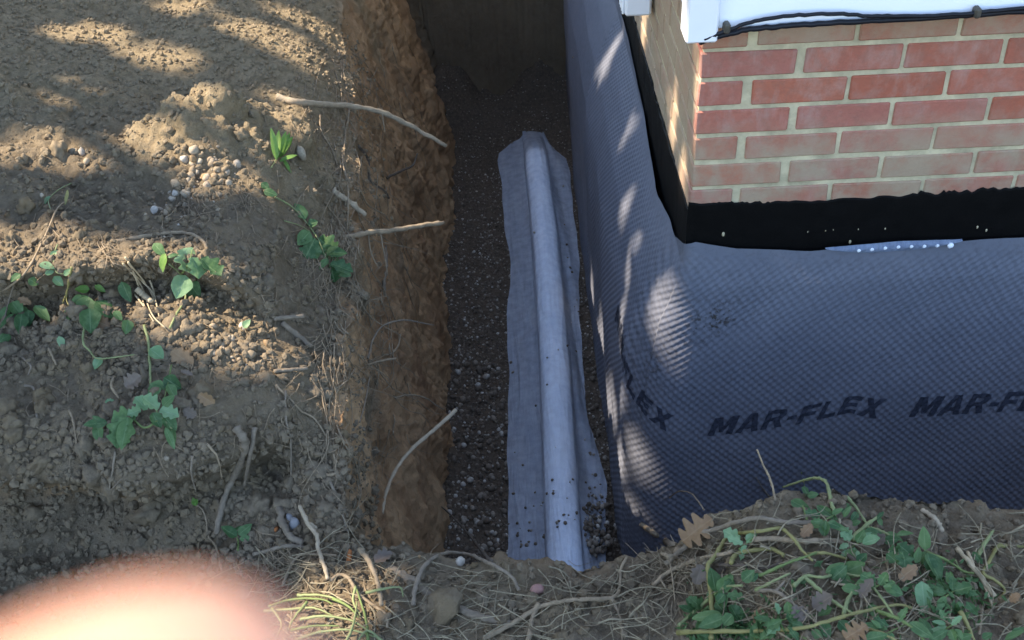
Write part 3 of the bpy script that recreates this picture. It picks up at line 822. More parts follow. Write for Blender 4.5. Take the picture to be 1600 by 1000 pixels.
# crumbs fallen on the fabric
fp_, fr_ = [], []
for i in range(150):
    y = abs(cr_.normal(0, .16))+.05 if cr_.random() < .8 else cr_.uniform(.1, 2.2)
    px = 0
    x = cr_.uniform(LW(y), RW(y))
    if cr_.random() < .55: x = cr_.uniform(RW(y)-.06, RW(y)+.01)
    h = max([tr.ray_cast(Vector((x, y, 0)), Vector((0, 0, -1)))[0] or Vector((0, 0, -9)) for tr, _ in TREES[1:]], key=lambda v: v[2])
    r = cr_.uniform(.0025, .0075); fp_.append([x, y, h[2]+r*.4]); fr_.append(r)
for i in range(110):
    x, y = cr_.uniform(-.24, -.16), cr_.uniform(0.0, .20)
    fp_.append([x, y, -1.655+cr_.uniform(0, .02)]); fr_.append(cr_.uniform(.006, .012))
link('fallen_gravel', scatter_mesh('fallen_gravel', np.array(fp_), np.array(fr_), cr_, ICO1), MT['gravel'], tfloor, kind='stuff')

def stone(px, py, r, m, label, cat='stone', name='stone', sc=(1, .8, .6)):
    t_, P, n_ = hit(px, py); bv, bf = ico(2, px, .12)
    if m is MT['clod']: bv, bf = lumpy(int(px) % 17)
    me = mesh_np(name, bv*np.array(sc)*r, bf, smooth=m is MT['clod']); o = link(name, me, m, None, label=label, cat=cat); o.location = P+n_*r*.4; o.rotation_euler = (RND.uniform(0, 3), RND.uniform(0, 3), RND.uniform(0, 3)); return o
stone(838, 925, .015, MT['pink_stone'], 'pink stone lying on the near bank below the end of the pipe')
stone(455, 812, .012, MT['blue_stone'], 'blue grey pebble on the near bank beside the forked pale twig, upper of a pair', 'pebble', 'bluish_pebble')
stone(460, 822, .014, MT['blue_stone'], 'blue grey pebble on the near bank beside the forked pale twig, lower of a pair', 'pebble', 'bluish_pebble')
stone(432, 828, .010, MT['orange_chip'], 'orange brick chip next to the two blue grey pebbles', 'brick chip', 'brick_chip', (1.4, .6, .4))
stone(546, 876, .011, MT['orange_chip'], 'orange brick chip among roots right of the forked pale twig', 'brick chip', 'brick_chip', (1.8, .5, .4))
stone(236, 795, .032, MT['clod'], 'large rounded grey stone under the overhanging soil ledge', 'stone', 'stone')
stone(690, 958, .034, MT['clod'], 'round grey lump of soil at the bottom of the near bank', 'soil lump', 'soil_lump')
stone(470, 240, .020, MT['pebble'], 'pale stone in a sun fleck beside the bright green tuft', 'stone', 'stone')

# ------------------------------------------------------------------ roots, stems, leaves
_seed = [0]
def pts3(pts, lift=.004, free=None):
    """pixel track -> points on the soil; third value lifts the point off the surface; free=(d0,d1) runs in open air"""
    out = []; n_ = len(pts)
    t0 = hit(pts[0][0], pts[0][1])[0]
    for i, p in enumerate(pts):
        d = ray(p[0], p[1])
        if free is not None:
            out.append(CPOS+d*min(t0+free*(i/(n_-1))-.003, hit(p[0], p[1])[0]-.006))
        else:
            t_, P, nn = hit(p[0], p[1]); l = p[2] if len(p) > 2 else lift
            out.append(CPOS+d*(t_-l))
    return np.array(out)
def smooth_t(P, k_=1):
    """keep a draped stem from jumping where the ground behind it drops away"""
    t_ = np.linalg.norm(P-CPOS, axis=1)
    for i in range(1, len(t_)):
        t_[i] = min(t_[i], t_[i-1]+.9*np.linalg.norm(ray_dirs(P[i])-ray_dirs(P[i-1]))*t_[i-1]+.02)
    return np.array([CPOS+ray_dirs(p)*a for p, a in zip(P, t_)])
def ray_dirs(p): d = p-CPOS; return d/np.linalg.norm(d)

def root(label, pts, r0, r1, m='root', free=None, cat='root', name='root', branches=(), group=None, lift=.004):
    P = pts3(pts, lift, free)
    if free is None: P = smooth_t(P)
    _seed[0] += 1
    r0, r1 = r0*.88, r1*.88
    parts = [tube(P, r0, r1, 7, .10, _seed[0], 7)]
    me = poly_mesh(name, parts); base = Vector(P[0]); me.transform(Matrix.Translation(-base))
    o = link(name, me, MT[m], None, label=label, cat=cat, group=group); o.location = base
    Pf = catmull(P, 7); Tf = np.linalg.norm(Pf-CPOS, axis=1)
    for b in branches:
        # a side rootlet starts on its root and keeps to that depth
        d0 = ray(*b[0][0]); kk = int(np.argmax(((Pf-CPOS)/Tf[:, None])@d0)); tb_ = Tf[kk]
        Pb = np.array([Pf[kk]] + [CPOS+ray(*q_)*min(tb_+.004*j, hit(*q_)[0]-.003) for j, q_ in enumerate(b[0][1:])])
        link('side_root', poly_mesh('side_root', [tube(Pb, b[1], b[1]*.5, 5, .1, _seed[0]+99, 6)]), MT[m], o)
    return o

def leaf_geom(B, T, Nn, ratio, kind, curl, rr):
    Ln = np.linalg.norm(T-B); ax = (T-B)/Ln; sd = np.cross(Nn, ax); sd /= np.linalg.norm(sd); nn = np.cross(ax, sd)
    n_, m_ = (33, 7) if kind == 'oak' else (21, 7) if kind in ('jag', 'lobed') else (9, 5); V = []; rib = []
    for i in range(n_):
        t = i/(n_-1)
        if kind == 'narrow': wd = ratio*.5*math.sin(math.pi*min(1, t*.96+.04))**.7
        elif kind == 'lobed': wd = ratio*.5*(math.sin(math.pi*(t*.93+.05))**.75)*(1+.26*math.sin(t*17+1))
        elif kind == 'jag': wd = ratio*.5*(math.sin(math.pi*(t*.95+.04))**.6)*(.75+.5*abs(math.sin(t*11+rr[0]*3)))
        elif kind == 'oak': wd = ratio*.5*(math.sin(math.pi*(t*.92+.06))**.6)*(.40+.85*abs(math.sin(t*3.5*math.pi+.4))**1.5)
        else: wd = ratio*.5*math.sin(math.pi*(t**.8*.96+.03))**.85
        if i in (0, n_-1): wd = max(wd*.3, .012)
        for j in range(m_):
            s = (j/(m_-1)-.5)*2
            h = (.20+.35*rr[2])*abs(s)*wd + curl*(t-.3)**2*.6 + .05*wd*math.sin(t*9+s*4+rr[1]*6)+ curl*.5*s*s*wd
            V.append(B+ax*Ln*t+sd*Ln*wd*s*(1+.06*math.sin(i*7.7+j))+nn*Ln*h); rib.append(abs(s))
    return np.array(V), grid_faces(n_, m_), np.array(rib)
def leaf(parent, spec, lift=.016, default='leaf', name='leaf', label=None):
    bx, by, tx, ty = spec[:4]; ratio = spec[4] if len(spec) > 4 else .6; kind = spec[5] if len(spec) > 5 else 'ovate'; m = spec[6] if len(spec) > 6 else default
    rr = [RND.random() for _ in range(3)]
    ex = 1.06; tx, ty = bx+(tx-bx)*ex, by+(ty-by)*ex; ratio *= 1.02
    t0 = hit(bx, by)[0]; t1 = hit(tx, ty)[0]
    if parent is not None:
        tr_ = np.linalg.norm(np.array(parent.location)-CPOS)+.16; t0 = min(t0, tr_); t1 = min(t1, tr_)
    t0 = t0-lift; B = CPOS+ray(bx, by)*t0
    plen = np.linalg.norm(ray(bx, by)-ray(tx, ty))*t0
    if t0 > t1+.25*plen: t0 = t1+.25*plen; B = CPOS+ray(bx, by)*t0
    tt = min(t0+RND.uniform(-.35, .35)*plen, t1-.006); T = CPOS+ray(tx, ty)*tt
    view = -ray((bx+tx)/2, (by+ty)/2); Nn = view*.8+np.array([0, 0, .7])+np.array([RND.uniform(-.9, .9), RND.uniform(-.7, .7), 0])
    V, F, rib = leaf_geom(B, T, Nn, ratio, kind, RND.uniform(-.55, .35) if not m.startswith('leaf_d') else RND.uniform(-.45, .45), rr)
    me = mesh_np(name, V, F); fattr(me, 'rib', rib)
    if parent is None:
        me.transform(Matrix.Translation(-Vector(B))); o = link(name, me, MT[m], None); o.location = B
    else: o = link(name, me, MT[m], parent)
    return tag(o, label)
def plant(label, stems, leaves, name='sprig', cat='plant', stem='stem', r=.0022, lf='leaf', lift=.016, group=None):
    b0 = stems[0] if stems else [(leaves[0][0], leaves[0][1])]
    if isinstance(b0, tuple): b0 = b0[0]
    P0 = pts3([b0[0][:2]], .004)[0]
    o = empty(name, P0, label=label, cat=cat, group=group)
    for s in stems:
        rad = r; mt = stem
        if isinstance(s, tuple): s, rad, mt = s
        P = smooth_t(pts3(s, lift*.8)); _seed[0] += 1
        link('stem', poly_mesh('stem', [tube(P, rad*.80, rad*.42, 6, .13, _seed[0], 6)]), MT[mt], o)
    for l in leaves: leaf(o, l, lift, lf)
    return o

# --- big cut roots on the trench edge
root('thick cut root reaching from a sun fleck out over the trench near its top', [(432, 152), (465, 160), (500, 163), (545, 166), (592, 174), (640, 196), (697, 228)], .0125, .0075, 'root_pale', free=.30, branches=[([(598, 158), (596, 175), (602, 208)], .0022)])
root('straight horizontal cut root below the green hanging sprig end', [(540, 371), (575, 364), (620, 359), (660, 352), (693, 348)], .0085, .007, 'root', free=.18, branches=[([(574, 365), (580, 395), (592, 420)], .0025), ([(592, 363), (600, 395), (606, 430)], .0025)])
root('short stubby root lit by the sun below the bright green tuft', [(520, 298), (545, 315), (571, 336)], .011, .008, 'root_pale', free=.03)
root('grey root hanging straight down the clay wall below the horizontal root', [(602, 385), (603, 415), (600, 440), (601, 463)], .007, .006, 'root_grey')
root('slender curved root arching down across the bottom of the clay wall', [(598, 802), (602, 775), (618, 735), (645, 700), (678, 672), (712, 641)], .0042, .0066, 'root_pale', free=.22)
root('knobbly grey root hanging from the hollow down to the near bank', [(368, 668), (383, 692), (376, 722), (362, 752), (347, 790), (338, 834)], .0095, .0065, 'root_grey', lift=.02)
root('shorter grey root hanging beside the knobbly one in the hollow', [(398, 668), (392, 705), (386, 735), (382, 760)], .006, .0035, 'root_grey', lift=.02)
root('pale forked root loop lying on the upper bank above the leaf sprig', [(180, 378), (215, 372), (250, 366), (290, 364), (318, 378), (332, 410), (360, 428)], .0065, .003, 'root', lift=.010)
root('pale root sticking out left on the clay edge, above the slanting grey root', [(428, 499), (450, 496), (475, 494)], .006, .005, 'root_grey', free=.02)
root('grey root slanting down right of the sun-lit pebble heap', [(440, 505), (462, 522), (486, 541)], .008, .007, 'root_grey', free=.03)
root('short root stub below the slanting grey root on the clay edge', [(428, 580), (452, 578), (480, 576)], .005, .004, 'root_grey', free=.02)
root('thin wavy root looping over the middle of the clay wall', [(575, 560), (583, 530), (600, 508), (632, 500), (660, 505), (678, 508)], .0032, .002, 'root_grey')
root('wavy rootlet on the lower clay wall near the gravel', [(618, 621), (640, 617), (665, 622), (680, 632), (694, 640)], .0032, .002, 'root')
root('short hooked root in the middle of the clay wall', [(597, 555), (612, 552), (622, 540), (626, 522)], .0032, .0022, 'root')
root('thin root running from the fibre tuft to the right on the clay wall', [(575, 570), (595, 564), (619, 560)], .0035, .003, 'root')
root('long thin root hanging below the fibre tuft on the clay wall', [(580, 540), (577, 590), (570, 630), (562, 660)], .0026, .0016, 'root_grey')
root('pale thread root snaking over the soil right of the hollow', [(430, 602), (452, 622), (470, 642), (492, 655), (515, 690)], .0032, .002, 'root')
root('short pale stick lying on the soil slope above the slender curved root', [(505, 743), (525, 740), (546, 734)], .0042, .0038, 'root')
root('thin root hanging on the soil slope left of the slender curved root', [(515, 752), (530, 785), (538, 815), (546, 838)], .0035, .002, 'root_grey')
root('long hanging root strand on the upper edge of the clay wall', [(546, 170), (540, 210), (535, 250), (544, 295), (543, 360)], .0042, .002, 'root', lift=.012)
root('thin root hanging down beside the thick cut root', [(500, 180), (502, 205), (518, 232), (527, 258)], .003, .0018, 'root', lift=.01)
root('forked dark root half buried in the upper clay wall', [(560, 228), (575, 250), (577, 280), (600, 298), (608, 310)], .006, .004, 'root_dark')
root('dark root crossing the upper clay wall below the thick cut root', [(604, 278), (625, 268), (645, 258), (652, 240)], .006, .003, 'root_dark')
root('thin root looped across the fibre below the sun-lit stub', [(530, 292), (560, 296), (575, 320), (600, 335), (608, 345)], .0028, .0018, 'root')
# --- near bank roots
root('arched root bridging the near bank left of the pipe', [(645, 945), (650, 915), (664, 884), (690, 866), (725, 865), (765, 880), (798, 900), (811, 922)], .0050, .0032, 'root_grey', lift=.030)
root('dark stick leaning over the gravel at the near bank', [(690, 792), (708, 808), (728, 830), (748, 855), (766, 876)], .0026, .0055, 'root_dark', free=-.55)
root('thick bent green-grey twig standing in the middle of the near bank', [(562, 858), (578, 880), (590, 910), (596, 945)], .0058, .0050, 'root', lift=.03)
root('forked pale twig standing on the near bank left of centre', [(468, 790), (480, 816), (494, 836), (498, 860), (508, 888), (512, 905)], .0050, .0042, 'root_pale', lift=.03, branches=[([(496, 806), (494, 825), (493, 836)], .0040)])
root('thick grey root curving down past the blue grey pebbles', [(437, 793), (441, 815), (452, 836), (472, 850)], .0095, .008, 'root_grey', lift=.012)
root('grey root lying flat left of the forked twig', [(396, 866), (420, 860), (445, 853), (475, 855)], .0048, .004, 'root_grey', lift=.012)
root('thin pale root crossing below the forked twig', [(442, 916), (452, 890), (468, 868), (500, 866), (525, 868)], .0038, .0026, 'root', lift=.014)
root('pinkish root looping among grass at the near bank', [(516, 907), (530, 898), (545, 904), (562, 930), (590, 950), (603, 962), (605, 980)], .0042, .003, 'root', lift=.02)
root('greyish root along the ground from centre to lower right of the near bank', [(600, 885), (640, 905), (680, 935), (740, 960), (800, 975)], .0100, .008, 'root_grey', lift=.004)
root('long pale root running across the foot of the near bank below the pipe', [(755, 998), (800, 975), (840, 950), (890, 938), (955, 934), (968, 918), (970, 890), (980, 870)], .0052, .003, 'root', lift=.014, branches=[([(955, 934), (965, 955), (972, 985), (972, 1000)], .0035)])
root('greenish bent twig below the pink stone', [(842, 942), (832, 965), (826, 1000)], .0058, .005, 'root', lift=.015)
root('broken branch stub poking over the trench left of the brown leaf', [(1000, 818), (1020, 832), (1042, 846), (1062, 862)], .0085, .0125, 'root', free=-.02)
root('dry root fork trailing from the broken branch stub', [(1010, 862), (1035, 866), (1060, 872), (1085, 875)], .0042, .003, 'root', lift=.014, branches=[([(1018, 868), (1030, 900), (1045, 925)], .0028), ([(1040, 868), (1048, 885), (1056, 950)], .002)])
root('long pale vine stem arching over the right mound crest', [(1040, 880), (1070, 855), (1085, 837), (1120, 826), (1178, 810), (1225, 815), (1275, 817)], .0050, .0042, 'root_grey', lift=.022)
root('pale straight stick across the right mound below the arching stem', [(1178, 842), (1215, 842), (1260, 846), (1308, 845), (1328, 856)], .0052, .0045, 'root', lift=.022)
root('pale root curving up to the left under the yellow vine', [(1020, 915), (1050, 890), (1085, 876), (1118, 868), (1145, 862)], .0048, .0038, 'root', lift=.022)
root('brownish stem arched in front of the mound under the pale stick', [(1142, 880), (1150, 866), (1175, 860), (1205, 858), (1225, 868)], .0046, .0036, 'stem_yellow', lift=.024)
root('thin dark stem curving beneath the mound hollow', [(1120, 882), (1160, 884), (1195, 888), (1222, 878)], .0034, .0028, 'root_dark', lift=.012)
root('thin upright twig standing on the peak of the right mound', [(1212, 782), (1204, 750), (1192, 725), (1183, 702)], .0026, .0014, 'root', lift=.0, free=-.02)
root('small bent twig beside the thin upright one on the mound', [(1202, 776), (1190, 760), (1181, 745)], .0022, .0012, 'root_grey', free=-.02)
root('curled dry tendril hanging over the membrane above the brown leaf', [(1046, 778), (1060, 768), (1078, 770), (1090, 782), (1100, 797)], .0018, .0022, 'root', free=-.85)
root('broken stick stuck up on the right hand soil crest', [(1440, 797), (1455, 806), (1466, 818), (1471, 830)], .0048, .0058, 'root_pale', free=-.01, branches=[([(1461, 808), (1466, 820)], .0025)])
root('straight bleached stalk on bare soil at the lower right', [(1496, 857), (1515, 880), (1535, 905), (1554, 932)], .0052, .0042, 'straw', lift=.016)
root('second bleached stalk crossing the straight one at the lower right', [(1512, 862), (1522, 885), (1540, 920), (1552, 950)], .003, .002, 'straw', lift=.014)
root('thin brown twig bending down at the lower right edge', [(1588, 912), (1560, 935), (1538, 945), (1533, 965), (1530, 990)], .0030, .0024, 'root', lift=.014)
root('brown stem running diagonally through the leafy heap', [(1326, 868), (1355, 890), (1385, 912), (1405, 930), (1412, 940)], .0045, .0036, 'root_dark', lift=.026)
root('forked grey twig in the hollow of the leafy heap', [(1178, 923), (1212, 924), (1240, 945), (1262, 962)], .0038, .003, 'root_grey', lift=.02, branches=[([(1212, 924), (1226, 908)], .003)])
# --- thin roots on the left bank
for i, (lb, pp, rad) in enumerate([
    ('pale bent twig on bare soil at the left edge of the bank', [(38, 602), (52, 606), (54, 625), (58, 655)], .0032),
    ('thin twig hanging on the soil left of the big leafy sprig', [(108, 640), (116, 665), (121, 712)], .0026),
    ('thin twig hanging below the big leafy sprig', [(180, 705), (176, 735), (172, 765), (190, 748)], .0024),
    ('curved grey twig on the dark soil above the big leafy sprig', [(178, 588), (174, 604), (186, 622)], .0034),
    ('pale twig hanging over the ledge left of the hollow', [(300, 712), (299, 740), (306, 768)], .0028),
    ('thin twig hanging over the ledge right under the hollow', [(325, 695), (340, 715), (347, 748)], .0026),
    ('white root thread hanging on the right of the hollow', [(446, 610), (447, 655), (454, 690), (455, 752)], .0032),
    ('short white twig on the dark soil below the leaf cluster', [(76, 544), (84, 562), (88, 570)], .0028),
    ('bent white twig on the grey soil at the far left', [(35, 558), (48, 572), (44, 586)], .0028),
    ('long thin stem running up the bank at the left edge', [(5, 455), (40, 425), (70, 370), (90, 325), (108, 312)], .0030),
    ('thin stick pointing down across the leaf cluster at the left edge', [(24, 437), (14, 470), (5, 505)], .0028)]):
    root(lb, pp, rad, rad*.6, 'root' if i % 2 else 'root_grey', lift=.012, cat='twig', name='twig')

# straw tuft
o = empty('straw_tuft', pts3([(240, 500)])[0], label='dry pale straw tuft with frayed end lying across the left bank', cat='straw')
for i, s in enumerate([[(196, 402), (208, 424), (224, 455), (238, 492), (258, 512)], [(192, 412), (210, 430), (220, 460), (228, 485)], [(200, 410), (216, 428), (232, 450), (242, 472)], [(234, 438), (240, 455), (243, 470)], [(205, 425), (222, 440), (240, 460), (250, 500)], [(210, 460), (225, 478), (240, 502)]]):
    link('stalk', poly_mesh('stalk', [tube(smooth_t(pts3(s, .02)), .0024, .0014, 5, .1, 500+i, 6)]), MT['straw'], o)
link('stalk', poly_mesh('stalk', [tube(smooth_t(pts3([(214, 452), (226, 462), (237, 470)], .03)), .0075, .006, 7, .1, 520, 6)]), MT['straw'], o)

# --- left bank plants
plant('bright yellow-green tuft of narrow leaves in a sun fleck on the bank', [([(424, 262), (432, 248), (438, 235)], .002, 'stem_pale')],
      [(432, 250, 425, 204, .22, 'narrow'), (434, 248, 436, 206, .24, 'narrow'), (436, 246, 446, 208, .24, 'narrow'), (438, 246, 457, 216, .3, 'narrow'), (440, 242, 452, 210, .25, 'narrow'), (442, 248, 455, 268, .22, 'narrow'), (436, 252, 462, 240, .3, 'narrow')], lf='leaf_bright', name='grass_tuft', cat='grass tuft')
plant('small dark green leaf pair beside the pebble heap', [], [(408, 286, 420, 296, .8), (412, 298, 432, 304, .6)], lf='leaf')
plant('green sprig hanging over the trench edge with lobed leaves', [([(430, 308), (455, 322), (476, 344), (495, 370), (508, 400), (520, 425)], .0028, 'stem_pale'), ([(444, 345), (468, 352), (486, 362)], .002, 'stem_pale')],
      [(478, 342, 462, 318, .6), (482, 352, 496, 346, .9), (484, 362, 466, 382, .75), (492, 372, 478, 402, .85, 'lobed'), (498, 372, 524, 396, .9, 'lobed'), (508, 392, 540, 396, .5), (510, 398, 528, 386, .6), (512, 404, 500, 420, .6), (516, 412, 550, 424, .6, 'lobed'), (518, 416, 522, 440, .95, 'lobed'), (524, 420, 548, 430, .6), (488, 380, 494, 404, .7), (500, 385, 530, 410, .6)], lift=.022, name='sprig')
plant('leafy sprig with a curled pale leaf on the middle of the bank', [([(266, 512), (276, 490), (290, 465), (284, 432), (264, 412)], .0034, 'stem_pale'), [(284, 428), (296, 410), (300, 390)]],
      [(258, 396, 252, 424, .5, 'ovate', 'leaf_bright'), (286, 388, 300, 424, 1.1, 'lobed', 'leaf_pale'), (300, 402, 312, 432, .9, 'lobed', 'leaf_pale'), (314, 404, 342, 432, .8, 'lobed'), (290, 430, 276, 464, .8, 'ovate', 'leaf_pale'), (294, 440, 312, 464, .8), (262, 402, 278, 396, .4), (240, 380, 256, 398, .6)], lift=.025, name='sprig')
plant('broad-leaved green cluster under a white sunlit leaf on the bank', [([(112, 418), (106, 450), (96, 480), (91, 492)], .0026, 'stem_yellow'), ([(110, 425), (104, 468), (116, 485)], .0022, 'stem_yellow'), ([(132, 505), (130, 535), (140, 548), (152, 560), (180, 558), (210, 554)], .0028, 'stem_pale')],
      [(140, 452, 118, 452, .6, 'ovate', 'leaf_bright'), (136, 462, 112, 490, .7), (136, 462, 128, 506, .6), (142, 468, 138, 506, .7), (150, 470, 178, 494, .7), (148, 446, 164, 456, .5, 'ovate', 'leaf_bright'), (140, 482, 142, 520, .75), (112, 478, 108, 504, .6), (158, 558, 148, 576, .7, 'ovate', 'leaf_pale'), (178, 486, 190, 500, .6), (200, 500, 196, 522, .7), (190, 440, 204, 470, .6), (92, 525, 100, 545, .5, 'ovate', 'leaf_pale')], lift=.022, name='sprig')
plant('leaf cluster at the left edge of the picture on dark soil', [[(28, 470), (18, 482), (5, 490)]],
      [(18, 472, 33, 492, .8), (22, 490, 2, 514, .4), (30, 480, 48, 490, .5), (54, 478, 76, 502, .5), (34, 490, 30, 520, .6), (16, 480, 0, 498, .6), (44, 484, 44, 508, .7), (10, 522, 0, 534, .7), (14, 522, 6, 540, .6), (28, 466, 48, 474, .5, 'jag', 'leaf_dead')], lift=.018, name='sprig')
plant('pale small-leaved plant above the leaf clusters on the left bank', [([(90, 382), (84, 400), (88, 425), (110, 428)], .0022, 'stem_pale')],
      [(62, 412, 84, 420, .6, 'ovate', 'leaf_pale'), (78, 400, 92, 392, .5, 'ovate', 'leaf_pale'), (44, 436, 60, 444, .8), (32, 428, 18, 440, .7), (84, 432, 98, 446, .7, 'ovate', 'leaf_pale'), (70, 428, 84, 424, .6, 'ovate', 'leaf_pale'), (100, 430, 112, 420, .5, 'ovate', 'leaf_pale')], lift=.018, lf='leaf', name='sprig')
plant('small pale leaf on a curved stem near the upper left of the bank', [([(112, 286), (92, 296), (76, 312), (80, 330)], .0018, 'stem_pale')], [(78, 306, 70, 318, .6), (106, 296, 102, 318, .2, 'narrow', 'stem_yellow')], lf='leaf_pale', name='sprig')
plant('large leafy sprig with a tall bent stem on the lower bank', [([(225, 508), (232, 535), (234, 570), (236, 610), (244, 640), (268, 670)], .0036, 'stem_pale'), ([(250, 655), (225, 668), (200, 650), (170, 662), (145, 668)], .0028, 'stem'), ([(268, 570), (262, 600), (252, 640)], .0018, 'stem')],
      [(234, 545, 254, 560, .9, 'ovate', 'leaf_pale'), (256, 590, 282, 606, .8), (250, 602, 232, 620, .7), (262, 600, 274, 622, .6), (234, 600, 256, 616, .9), (248, 638, 222, 622, .8, 'lobed', 'leaf_pale'), (250, 640, 278, 650, .7, 'lobed', 'leaf_pale'), (254, 636, 270, 618, .7), (238, 645, 250, 668, .7), (256, 650, 274, 672, .7), (220, 640, 200, 648, .7, 'lobed', 'leaf_pale'), (212, 648, 176, 660, .8, 'lobed'), (200, 652, 184, 698, .75, 'lobed'), (190, 655, 172, 680, .6), (168, 660, 132, 664, .45), (160, 664, 146, 650, .6), (200, 655, 190, 700, .5), (152, 664, 156, 690, .6), (258, 668, 272, 700, .3, 'narrow'), (262, 660, 276, 690, .35), (230, 640, 212, 622, .7, 'lobed', 'leaf_pale')], lift=.028, name='sprig', r=.003)
plant('small green sprig at the foot of the ledge beside the hanging roots', [([(372, 860), (372, 845), (368, 832)], .0025, 'stem')], [(370, 838, 346, 824, .55), (372, 836, 392, 820, .6), (374, 842, 394, 840, .5), (366, 832, 376, 822, .6)], name='sprig')
plant('slender seedling with one pale leaf rising below the ledge', [([(346, 890), (338, 855), (326, 838), (322, 812), (316, 796), (306, 788)], .0028, 'root')], [(306, 790, 302, 778, .6), (304, 790, 308, 780, .6)], lf='leaf_bright', name='seedling', cat='seedling')
plant('lone small green leaf right of the sun-lit pebble heap', [], [(380, 512, 390, 500, .7)], lf='leaf_pale')
plant('scrap of green leaf on bare grey soil above the large sprig', [], [(164, 628, 179, 628, .6, 'jag')], lf='leaf_pale')

# --- grass tuft at the bottom
gl = [[(420, 948), (455, 937), (500, 936), (520, 944)], [(412, 955), (450, 952), (490, 950), (520, 962)], [(470, 968), (500, 963), (545, 968), (575, 985)], [(455, 985), (490, 978), (530, 978)], [(462, 1000), (500, 988), (545, 984), (590, 996)], [(425, 950), (440, 975), (430, 1000)], [(575, 1005), (572, 970), (562, 935), (555, 915)], [(540, 1005), (552, 975), (558, 940)], [(465, 930), (500, 930), (535, 938)], [(520, 935), (545, 948), (560, 965)], [(572, 926), (600, 920), (625, 918), (630, 932)], [(600, 1005), (575, 985), (560, 1000)], [(480, 940), (460, 965), (450, 985)], [(555, 918), (552, 940), (563, 962)]]
o = empty('grass_clump', pts3([(560, 985)])[0], label='clump of bleached yellow-green grass bent over the bottom of the near bank', cat='grass')
for i, s in enumerate(gl):
    P = pts3(s, .03)
    link('blade', poly_mesh('blade', [tube(P, .0032, .0012, 5, .05, 600+i, 6)]), MT['stem_pale' if i % 3 else 'stem'], o)

# --- right heap: vines and leaves
plant('long yellow-green vine looping over the right mound and down to the bottom edge', [([(1112, 998), (1113, 960), (1110, 920), (1106, 885), (1118, 868), (1134, 842), (1150, 834), (1185, 830), (1220, 826), (1240, 842), (1255, 862), (1270, 876)], .0056, 'stem_yellow')],
      [], name='vine', cat='vine', lift=.035)
plant('leafy vine with a fan of green leaves at the left of the heap', [([(1060, 978), (1080, 960), (1105, 938), (1130, 918), (1160, 915)], .0048, 'stem_pale'), [(1116, 930), (1125, 915)]],
      [(1118, 925, 1112, 888, .65), (1122, 925, 1144, 898, .6), (1122, 925, 1130, 950, .8), (1132, 928, 1120, 942, .8), (1136, 930, 1162, 935, .6, 'lobed'), (1140, 945, 1158, 975, .7), (1145, 960, 1130, 976, .8), (1128, 960, 1082, 966, .35), (1132, 965, 1094, 980, .5), (1160, 908, 1178, 892, .7), (1166, 906, 1168, 890, .6), (1172, 908, 1184, 896, .6), (1132, 920, 1146, 906, .7, 'lobed'), (1104, 935, 1124, 920, .5), (1118, 940, 1134, 960, .8)], name='vine', cat='vine', lift=.03)
plant('yellow-green vine stem lying diagonally across the bottom of the heap', [([(1060, 988), (1110, 987), (1180, 986), (1250, 982), (1310, 965), (1350, 955), (1400, 945), (1425, 950)], .0050, 'stem_yellow')], [], name='vine', cat='vine', lift=.038)
plant('green vine standing on the mound edge with a drooping tip', [([(1262, 818), (1258, 800), (1254, 790)], .003, 'stem'), ([(1304, 806), (1298, 780), (1292, 756), (1282, 748), (1265, 748), (1245, 754), (1224, 761)], .0046, 'stem_pale'), ([(1252, 738), (1256, 752), (1258, 775)], .002, 'stem')],
      [(1236, 782, 1266, 798, .45), (1262, 775, 1278, 772, .7), (1276, 790, 1308, 812, .35), (1255, 760, 1262, 775, .5), (1282, 792, 1300, 800, .4)], name='vine', cat='vine', lift=.02)
plant('pale green stem crossed by a second stem above the leafy crest', [([(1322, 775), (1335, 790), (1350, 812), (1362, 832)], .0044, 'stem_pale'), ([(1332, 842), (1352, 822), (1375, 806)], .0058, 'stem_pale'), ([(1360, 825), (1380, 832), (1393, 842), (1394, 858)], .0046, 'stem_pale')],
      [(1324, 786, 1318, 804, .6), (1370, 812, 1380, 800, .4, 'jag'), (1345, 815, 1325, 820, .5), (1318, 808, 1328, 790, .5), (1372, 808, 1378, 822, .5)], name='vine', cat='vine', lift=.025)
plant('broad serrated green leaves in the middle of the leafy heap', [([(1406, 870), (1398, 866), (1390, 876)], .002, 'stem')],
      [(1412, 866, 1388, 860, .8, 'lobed'), (1410, 862, 1416, 888, .9, 'lobed'), (1428, 872, 1404, 850, .7, 'lobed'), (1430, 880, 1436, 856, .5), (1404, 880, 1386, 866, .7, 'lobed'), (1420, 870, 1402, 882, .9, 'lobed')], name='sprig', lift=.03)
plant('upright oval leaf with two big leaves below it at the right of the heap', [([(1446, 862), (1440, 845), (1442, 835)], .002, 'stem_pale'), ([(1447, 862), (1480, 876), (1505, 892), (1522, 896)], .0036, 'stem')],
      [(1446, 860, 1443, 825, .5), (1446, 862, 1436, 882, .6), (1448, 864, 1468, 906, .6), (1450, 870, 1462, 900, .7)], name='sprig', lift=.035)
plant('large pale green leaf hanging upside down near the bottom of the heap', [([(1442, 905), (1460, 912), (1464, 922)], .0018, 'straw')], [(1440, 908, 1446, 956, .55, 'ovate', 'leaf_pale')], name='leaf_sprig', lift=.035)
